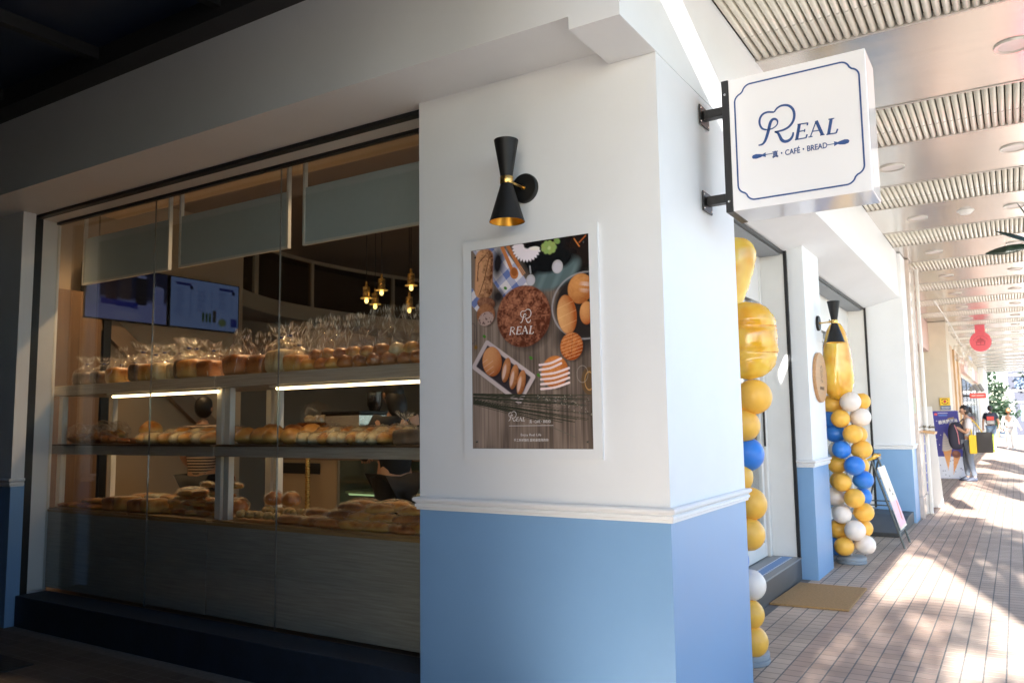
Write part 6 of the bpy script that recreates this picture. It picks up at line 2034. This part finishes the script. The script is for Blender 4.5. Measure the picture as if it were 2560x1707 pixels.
MB().tube([(0.42, 16.76, 1.0), (0.40, 16.86, 1.2), (0.38, 16.93, 1.36)], 0.012, 6).tube([(0.62, 16.78, 1.05), (0.50, 16.88, 1.25), (0.40, 16.96, 1.36)], 0.012, 6).build('strap', MATS['yellow_tote'], bk)
o = thing('shoulder_bag', 'dark navy bag with a pink piping in front of the woman', 'bag', (0.12, 16.9, 0.7))
m = MB()
m.ball((0.12, 16.88, 0.98), 0.16, 0.10, 0.30, 18, 12, lambda d: Vector((sq(d.x, 0.7), sq(d.y, 0.7), sq(d.z, 0.7))))
m.build('body', mat('navy_bag', (0.025, 0.025, 0.045), 0.7), o, smooth='all')
MB().tube(spline([(0.10, 16.775, 1.22), (0.15, 16.77, 1.05), (0.17, 16.775, 0.80)], 5), 0.008, 6).build('piping', mat('pink_piping', (0.7, 0.25, 0.28), 0.6), o)
MB().tube(spline([(0.16, 16.88, 1.24), (0.24, 16.93, 1.32), (0.30, 16.98, 1.37)], 5), 0.014, 6).build('strap', MATS['navy_bag'], o)
# two walkers at the far end
t, W, S = person('walker in a dark shirt and shorts with a red and grey backpack', (0.33, 36.4, 0), 1.84, R(5),
                 ((-0.15, 0.0, 0.64), (-0.16, 0.03, 0.50)), ((0.15, 0.0, 0.64), (0.165, 0.03, 0.50)), 0.05, DARKT, SHORTS, WSH, HAIRB, SKIN, legs='short')
bp_ = thing('backpack', 'red and grey backpack on the far walker\'s back', 'backpack', (0.33, 36.2, 1.0))
MB().ball((0.33, 36.21, 1.28), 0.19, 0.11, 0.26, 16, 10, lambda d: Vector((sq(d.x, 0.6), sq(d.y, 0.6), sq(d.z, 0.6)))).build('body', DARKT, bp_, smooth='all')
B('red_pocket', mat('red_pocket', (0.65, 0.06, 0.05), 0.6), bp_, 0.20, 0.46, 36.08, 36.11, 1.22, 1.38, bevel=0.01)
B('grey_pocket', mat('grey_pocket', (0.40, 0.39, 0.37), 0.7), bp_, 0.19, 0.47, 36.085, 36.12, 1.06, 1.21, bevel=0.01)
for s_ in (-1, 1):
    MB().tube(spline([(0.33 + s_ * 0.12, 36.22, 1.45), (0.33 + s_ * 0.14, 36.36, 1.56), (0.33 + s_ * 0.14, 36.52, 1.44), (0.33 + s_ * 0.16, 36.42, 1.15), (0.33 + s_ * 0.13, 36.25, 1.08)], 4), 0.018, 6).build('strap', DARKT, bp_)
person('walker all in white with auburn hair at the far end', (0.98, 36.5, 0), 1.70, R(-8),
       ((-0.145, 0.0, 0.64), (-0.15, 0.03, 0.51)), ((0.165, 0.0, 0.65), (0.215, 0.05, 0.54)), 0.03, WHT, PALEP, WSH, HAIRR, SKIN, sleeve='long')
# people inside the shop
STR = None
def stripes():
    m_, nt, p = new_mat('striped_shirt')
    N, Lk = nt.nodes, nt.links
    tc = N.new('ShaderNodeTexCoord')
    sx = N.new('ShaderNodeSeparateXYZ')
    Lk.new(tc.outputs['Object'], sx.inputs[0])
    ml = N.new('ShaderNodeMath'); ml.operation = 'MULTIPLY'; ml.inputs[1].default_value = 38
    Lk.new(sx.outputs['Z'], ml.inputs[0])
    fr = N.new('ShaderNodeMath'); fr.operation = 'FRACT'
    Lk.new(ml.outputs[0], fr.inputs[0])
    gt = N.new('ShaderNodeMath'); gt.operation = 'GREATER_THAN'; gt.inputs[1].default_value = 0.42
    Lk.new(fr.outputs[0], gt.inputs[0])
    mx = N.new('ShaderNodeMix'); mx.data_type = 'RGBA'
    mx.inputs['A'].default_value = (0.02, 0.02, 0.03, 1)
    mx.inputs['B'].default_value = (0.55, 0.42, 0.32, 1)
    Lk.new(gt.outputs[0], mx.inputs['Factor'])
    Lk.new(mx.outputs['Result'], p.inputs['Base Color'])
    p.inputs['Roughness'].default_value = 0.85
    return m_
person('customer in a black and cream striped top behind the left display unit', (-5.22, 1.62, 0.1), 1.58, R(20),
       ((-0.15, 0.04, 0.64), (-0.12, 0.12, 0.56)), ((0.15, 0.04, 0.64), (0.12, 0.12, 0.56)), 0.01, stripes(), mat('black_trousers', (0.01, 0.01, 0.012), 0.8), SNEAK, HAIRB, SKIN)
person('dark-clothed woman looking down behind the right display unit', (-2.98, 1.75, 0.1), 1.66, R(70),
       ((-0.14, 0.06, 0.64), (-0.08, 0.16, 0.62)), ((0.14, 0.06, 0.64), (0.08, 0.16, 0.62)), 0.01, mat('black_top', (0.012, 0.012, 0.014), 0.8), MATS['black_trousers'], SNEAK, HAIRB, SKIN, sleeve='long', hair_style='long', tilt=0.35)

# ------------------------------------------------------------------ greenery
LEAFM = {}
def leaf_mat(name, c):
    m_, nt, p = new_mat(name)
    N, Lk = nt.nodes, nt.links
    g1 = N.new('ShaderNodeNewGeometry')
    cr = N.new('ShaderNodeValToRGB')
    cc = Vector(c)
    cr.color_ramp.elements[0].color = (*(cc * 0.6), 1)
    cr.color_ramp.elements[1].color = (*(cc * 1.5), 1)
    Lk.new(g1.outputs['Random Per Island'], cr.inputs['Fac'])
    Lk.new(cr.outputs[0], p.inputs['Base Color'])
    p.inputs['Roughness'].default_value = 0.5
    p.inputs['Transmission Weight'].default_value = 0.0
    tr = N.new('ShaderNodeBsdfTranslucent')
    Lk.new(cr.outputs[0], tr.inputs['Color'])
    mx = N.new('ShaderNodeMixShader')
    mx.inputs[0].default_value = 0.3
    out = N['Material Output']
    Lk.new(p.outputs[0], mx.inputs[1])
    Lk.new(tr.outputs[0], mx.inputs[2])
    Lk.new(mx.outputs[0], out.inputs['Surface'])
    return m_
BARK = mat('bark', (0.12, 0.09, 0.06), 0.9, var=0.25, scale=10, bump=0.5)
LG = leaf_mat('leaf_green', (0.06, 0.11, 0.03))
LD = leaf_mat('leaf_dark', (0.018, 0.038, 0.018))
def leaves(m_, rng, c, rx, ry, rz, n, size):
    for _ in range(n):
        while True:
            d = Vector((rng.uniform(-1, 1), rng.uniform(-1, 1), rng.uniform(-1, 1)))
            if d.length < 1:
                break
        p = Vector((c[0] + d.x * rx, c[1] + d.y * ry, c[2] + d.z * rz))
        a = Vector((rng.gauss(0, 1), rng.gauss(0, 1), rng.gauss(0, 0.6))).normalized()
        b = a.orthogonal().normalized()
        b = (b * math.cos(rng.uniform(0, 6)) + a.cross(b) * math.sin(rng.uniform(0, 6))).normalized()
        s_ = size * rng.uniform(0.6, 1.3)
        m_.add([p - a * s_, p + b * s_ * 0.42, p + a * s_, p - b * s_ * 0.42], [(0, 1, 2, 3)])
def tree(label, x, y, h0, blobs, mat_, seed, size=0.07, dens=140, group=None, tr=0.11, name='street_tree'):
    rng = random.Random(seed)
    t = thing(name, label, 'tree', (x, y, 0), group)
    top = max(b[2] for b in blobs)
    m_ = MB().tube(spline([(x, y, -0.09), (x + 0.05, y + 0.04, h0 * 0.5), (x - 0.03, y, h0), (x, y, top)], 5), [tr * (1 - 0.75 * i / 15) for i in range(16)], 9)
    for b in blobs:
        m_.tube([(x, y, h0 * 0.85), ((x + b[0]) / 2, (y + b[1]) / 2, (h0 + b[2]) / 2 - 0.1), b[:3]], [tr * 0.4, tr * 0.25, tr * 0.08], 6)
    m_.build('trunk', BARK, t, smooth='all')
    l_ = MB()
    for b in blobs:
        r_b = b[3]
        leaves(l_, rng, b, r_b, r_b, r_b * 0.8, int(dens * r_b * r_b * 10), size)
    me = bpy.data.meshes.new('crown')
    me.from_pydata([(p[0] - x, p[1] - y, p[2]) for p in l_.v], [], l_.f)
    finish('crown', me, mat_, t)
    return t
trng = random.Random(21)
def street_crown(x, y, zc, r_b, n):
    out = []
    for i in range(n):
        out.append((x + trng.uniform(-r_b, r_b) * 0.9, y + trng.uniform(-r_b, r_b) * 1.2, zc + trng.uniform(-r_b, r_b) * 0.75, trng.uniform(0.24, 0.40)))
    return out
SG = 'street trees at the kerb'
for i, (x, y, zc, r_b, n) in enumerate(((3.1, -12.5, 5.7, 0.85, 11), (3.1, -7.2, 5.8, 0.7, 13), (3.1, -10.8, 4.4, 0.4, 7), (3.2, 2.0, 6.4, 0.9, 16), (3.1, -5.0, 4.6, 0.5, 9), (3.2, 9.0, 5.5, 0.7, 7))):
    tree(f'{ORD[i]} slender street tree at the kerb casting dappled shade', x, y, 4.6, street_crown(x, y, zc, r_b, n), LG, 30 + i, 0.085, 105, SG)
# trees closing the far view
for i, (x, y, zc, r_b, n) in enumerate(((-2.2, 53, 3.4, 1.7, 14), (0.15, 57, 1.7, 0.6, 12), (-0.9, 61, 4.2, 1.6, 16), (3.6, 63, 4.5, 1.2, 6))):
    bl = [(x + trng.uniform(-r_b, r_b), y + trng.uniform(-r_b, r_b) * 0.6, zc + trng.uniform(-r_b, r_b) * 0.8, trng.uniform(0.6, 1.0)) for _ in range(n)]
    tree(('broad dark tree behind the white column', 'rounded dark shrub-like tree in the middle of the far view', 'tall tree rising behind the far walkers', 'tree behind the dark far building')[i], x, y, 1.4, bl, LD, 60 + i, 0.16, 26, 'trees closing the arcade view', tr=0.16, name='far_tree')
# unseen hedge added along the street edge to keep light off the left
HG = thing('added_shade_hedge', 'unseen tall hedge added at the street kerb to darken the left end', 'hedge', (2.9, -2.6, 0))
hm_ = MB()
hr_ = random.Random(77)
for i in range(8000):
    f_ = hr_.random()
    x_, y_, z_ = hr_.uniform(2.55, 3.25), hr_.uniform(-5.5, -1.0), hr_.uniform(0.0, 2.3)
    k_ = hr_.randrange(3)
    if k_ == 0:
        x_ = 2.55 + abs(hr_.gauss(0, 0.04))
    elif k_ == 1:
        z_ = 2.3 - abs(hr_.gauss(0, 0.05))
    a_ = Vector((hr_.gauss(0, 1), hr_.gauss(0, 1), hr_.gauss(0, 1))).normalized() * hr_.uniform(0.03, 0.06)
    b_ = a_.orthogonal().normalized() * a_.length * 0.5
    c_ = Vector((x_, y_, z_))
    hm_.add([c_ - a_, c_ + b_, c_ + a_, c_ - b_], [(0, 1, 2, 3)])
me_ = bpy.data.meshes.new('foliage')
me_.from_pydata([(p[0] - 2.9, p[1] + 2.6, p[2]) for p in hm_.v], [], hm_.f)
finish('foliage', me_, LG, HG)
MB().box(2.68, 3.12, -5.4, -1.1, -0.09, 2.2).build('woody_core', BARK, HG)

# potted plant whose leaves reach in from the right
t = thing('potted_plant', 'tall potted plant with broad dark leaves reaching in at right edge', 'plant', (1.72, 2.7, 0))
MB().lathe([(0.0, 0.002), (0.16, 0.002), (0.20, 0.38), (0.21, 0.40), (0.19, 0.40), (0.18, 0.36), (0.0, 0.36)], (1.72, 2.7, 0), seg=24, caps=False).build('pot', mat('dark_pot', (0.06, 0.055, 0.05), 0.5), t, smooth=True)
MB().tube(spline([(1.72, 2.7, 0.34), (1.75, 2.72, 1.2), (1.70, 2.68, 2.0), (1.66, 2.66, 2.55)], 6), [0.035 - 0.0013 * i for i in range(19)], 8).build('stem', BARK, t, smooth='all')
DLEAF = mat('dark_glossy_leaf', (0.008, 0.020, 0.010), 0.4, var=0.2, scale=12, coat=0.4)
def big_leaf(a, b, w_, droop, up):
    a, b = Vector(a), Vector(b)
    d = b - a
    s_ = d.cross(Vector((0, 0, 1))).normalized()
    s_ = (s_ * math.cos(up) + Vector((0, 0, 1)) * math.sin(up)).normalized()
    m_ = MB()
    n_ = 10
    vs_, fs_ = [], []
    for i in range(n_ + 1):
        f = i / n_
        c_ = a + d * f + Vector((0, 0, -droop * f * f))
        w2 = w_ * math.sin(PI * min(1, f * 0.92 + 0.06)) ** 0.75
        n2 = Vector((0, 0, 0.012 * (1 - f)))
        vs_ += [c_ - s_ * w2 + n2, c_, c_ + s_ * w2 + n2]
    for i in range(n_):
        for j in (0, 1):
            k_ = i * 3 + j
            fs_.append((k_, k_ + 1, k_ + 4, k_ + 3))
    m_.add(vs_, fs_)
    o_ = m_.build('leaf', DLEAF, t, smooth='all')
    sm_ = o_.modifiers.new('thick', 'SOLIDIFY')
    sm_.thickness = 0.0015
hub = (1.62, 2.64, 2.46)
big_leaf((1.40, 2.60, 2.435), (1.158, 2.60, 2.425), 0.030, 0.0, 1.25)
big_leaf((1.44, 2.62, 2.45), (1.225, 2.60, 2.56), 0.020, 0.0, 1.0)
big_leaf((1.46, 2.60, 2.50), (1.345, 2.56, 2.72), 0.040, 0.0, 0.5)
big_leaf((1.55, 2.64, 2.42), (1.36, 2.62, 2.30), 0.02, 0.0, 0.9)
MB().tube([hub, (1.46, 2.61, 2.445), (1.38, 2.60, 2.435)], 0.005, 6).tube([hub, (1.44, 2.62, 2.45)], 0.004, 6).tube([hub, (1.46, 2.60, 2.50)], 0.004, 6).build('petiole', DLEAF, t)
for i in range(9):
    a_ = R(-70 + 35 * i)
    z_ = 2.0 + 0.09 * i
    big_leaf((1.70, 2.68, z_), (1.70 + 0.33 * abs(math.cos(a_)) + 0.03, 2.68 + 0.35 * math.sin(a_), z_ + 0.12), 0.06, 0.06, 0.0)

# ------------------------------------------------------------------ far end
structure(MB().add([(-30, 45.5, -0.004), (40, 45.5, -0.004), (40, 80, -0.004), (-30, 80, -0.004)], [(0, 1, 2, 3)]).build('plaza', mat('pale_plaza_paving', (0.42, 0.39, 0.36), 0.8, var=0.1, scale=2)))
FB = thing('far_building', 'dark blue glazed building with pale bars at the end of the arcade', 'building', (8, 66, 0))
NAVYB = mat('navy_facade', (0.010, 0.013, 0.032), 0.6, var=0.1)
B('wall', NAVYB, FB, 0.9, 20, 66, 74, 0, 12)
for z in (2.30, 3.15, 4.3):
    B('pale_bar', WHITEM, FB, 0.9, 20, 65.9, 65.99, z, z + 0.13)
for i in range(6):
    B('window', mat('far_glass%d' % i, [(0.05, 0.09, 0.16), (0.02, 0.03, 0.05), (0.10, 0.13, 0.18)][i % 3], 0.4), FB, 1.55 + i * 1.6, 2.9 + i * 1.6, 65.95, 65.99, 1.0, 2.15)
    B('window', MATS['far_glass%d' % i], FB, 1.3 + i * 1.7, 2.8 + i * 1.7, 65.95, 65.99, 3.4, 4.15)
t = thing('grey_pylon', 'slim grey column with a pale cap in front of the far building', 'column', (1.05, 57, 0))
B('shaft', mat('pylon_grey', (0.22, 0.24, 0.26), 0.5), t, 0.90, 1.22, 56.9, 57.3, 0, 2.95)
B('cap', WHITEM, t, 0.84, 1.28, 56.85, 57.35, 2.951, 3.03)
t = thing('far_end_wall', 'white low wall and planter beyond the arcade end', 'wall', (-4, 50, 0))
B('wall', WHITE, t, -8, -0.9, 50, 50.3, 0, 0.9)
B('coping', WHITEM, t, -8.05, -0.85, 49.95, 50.35, 0.901, 0.96)
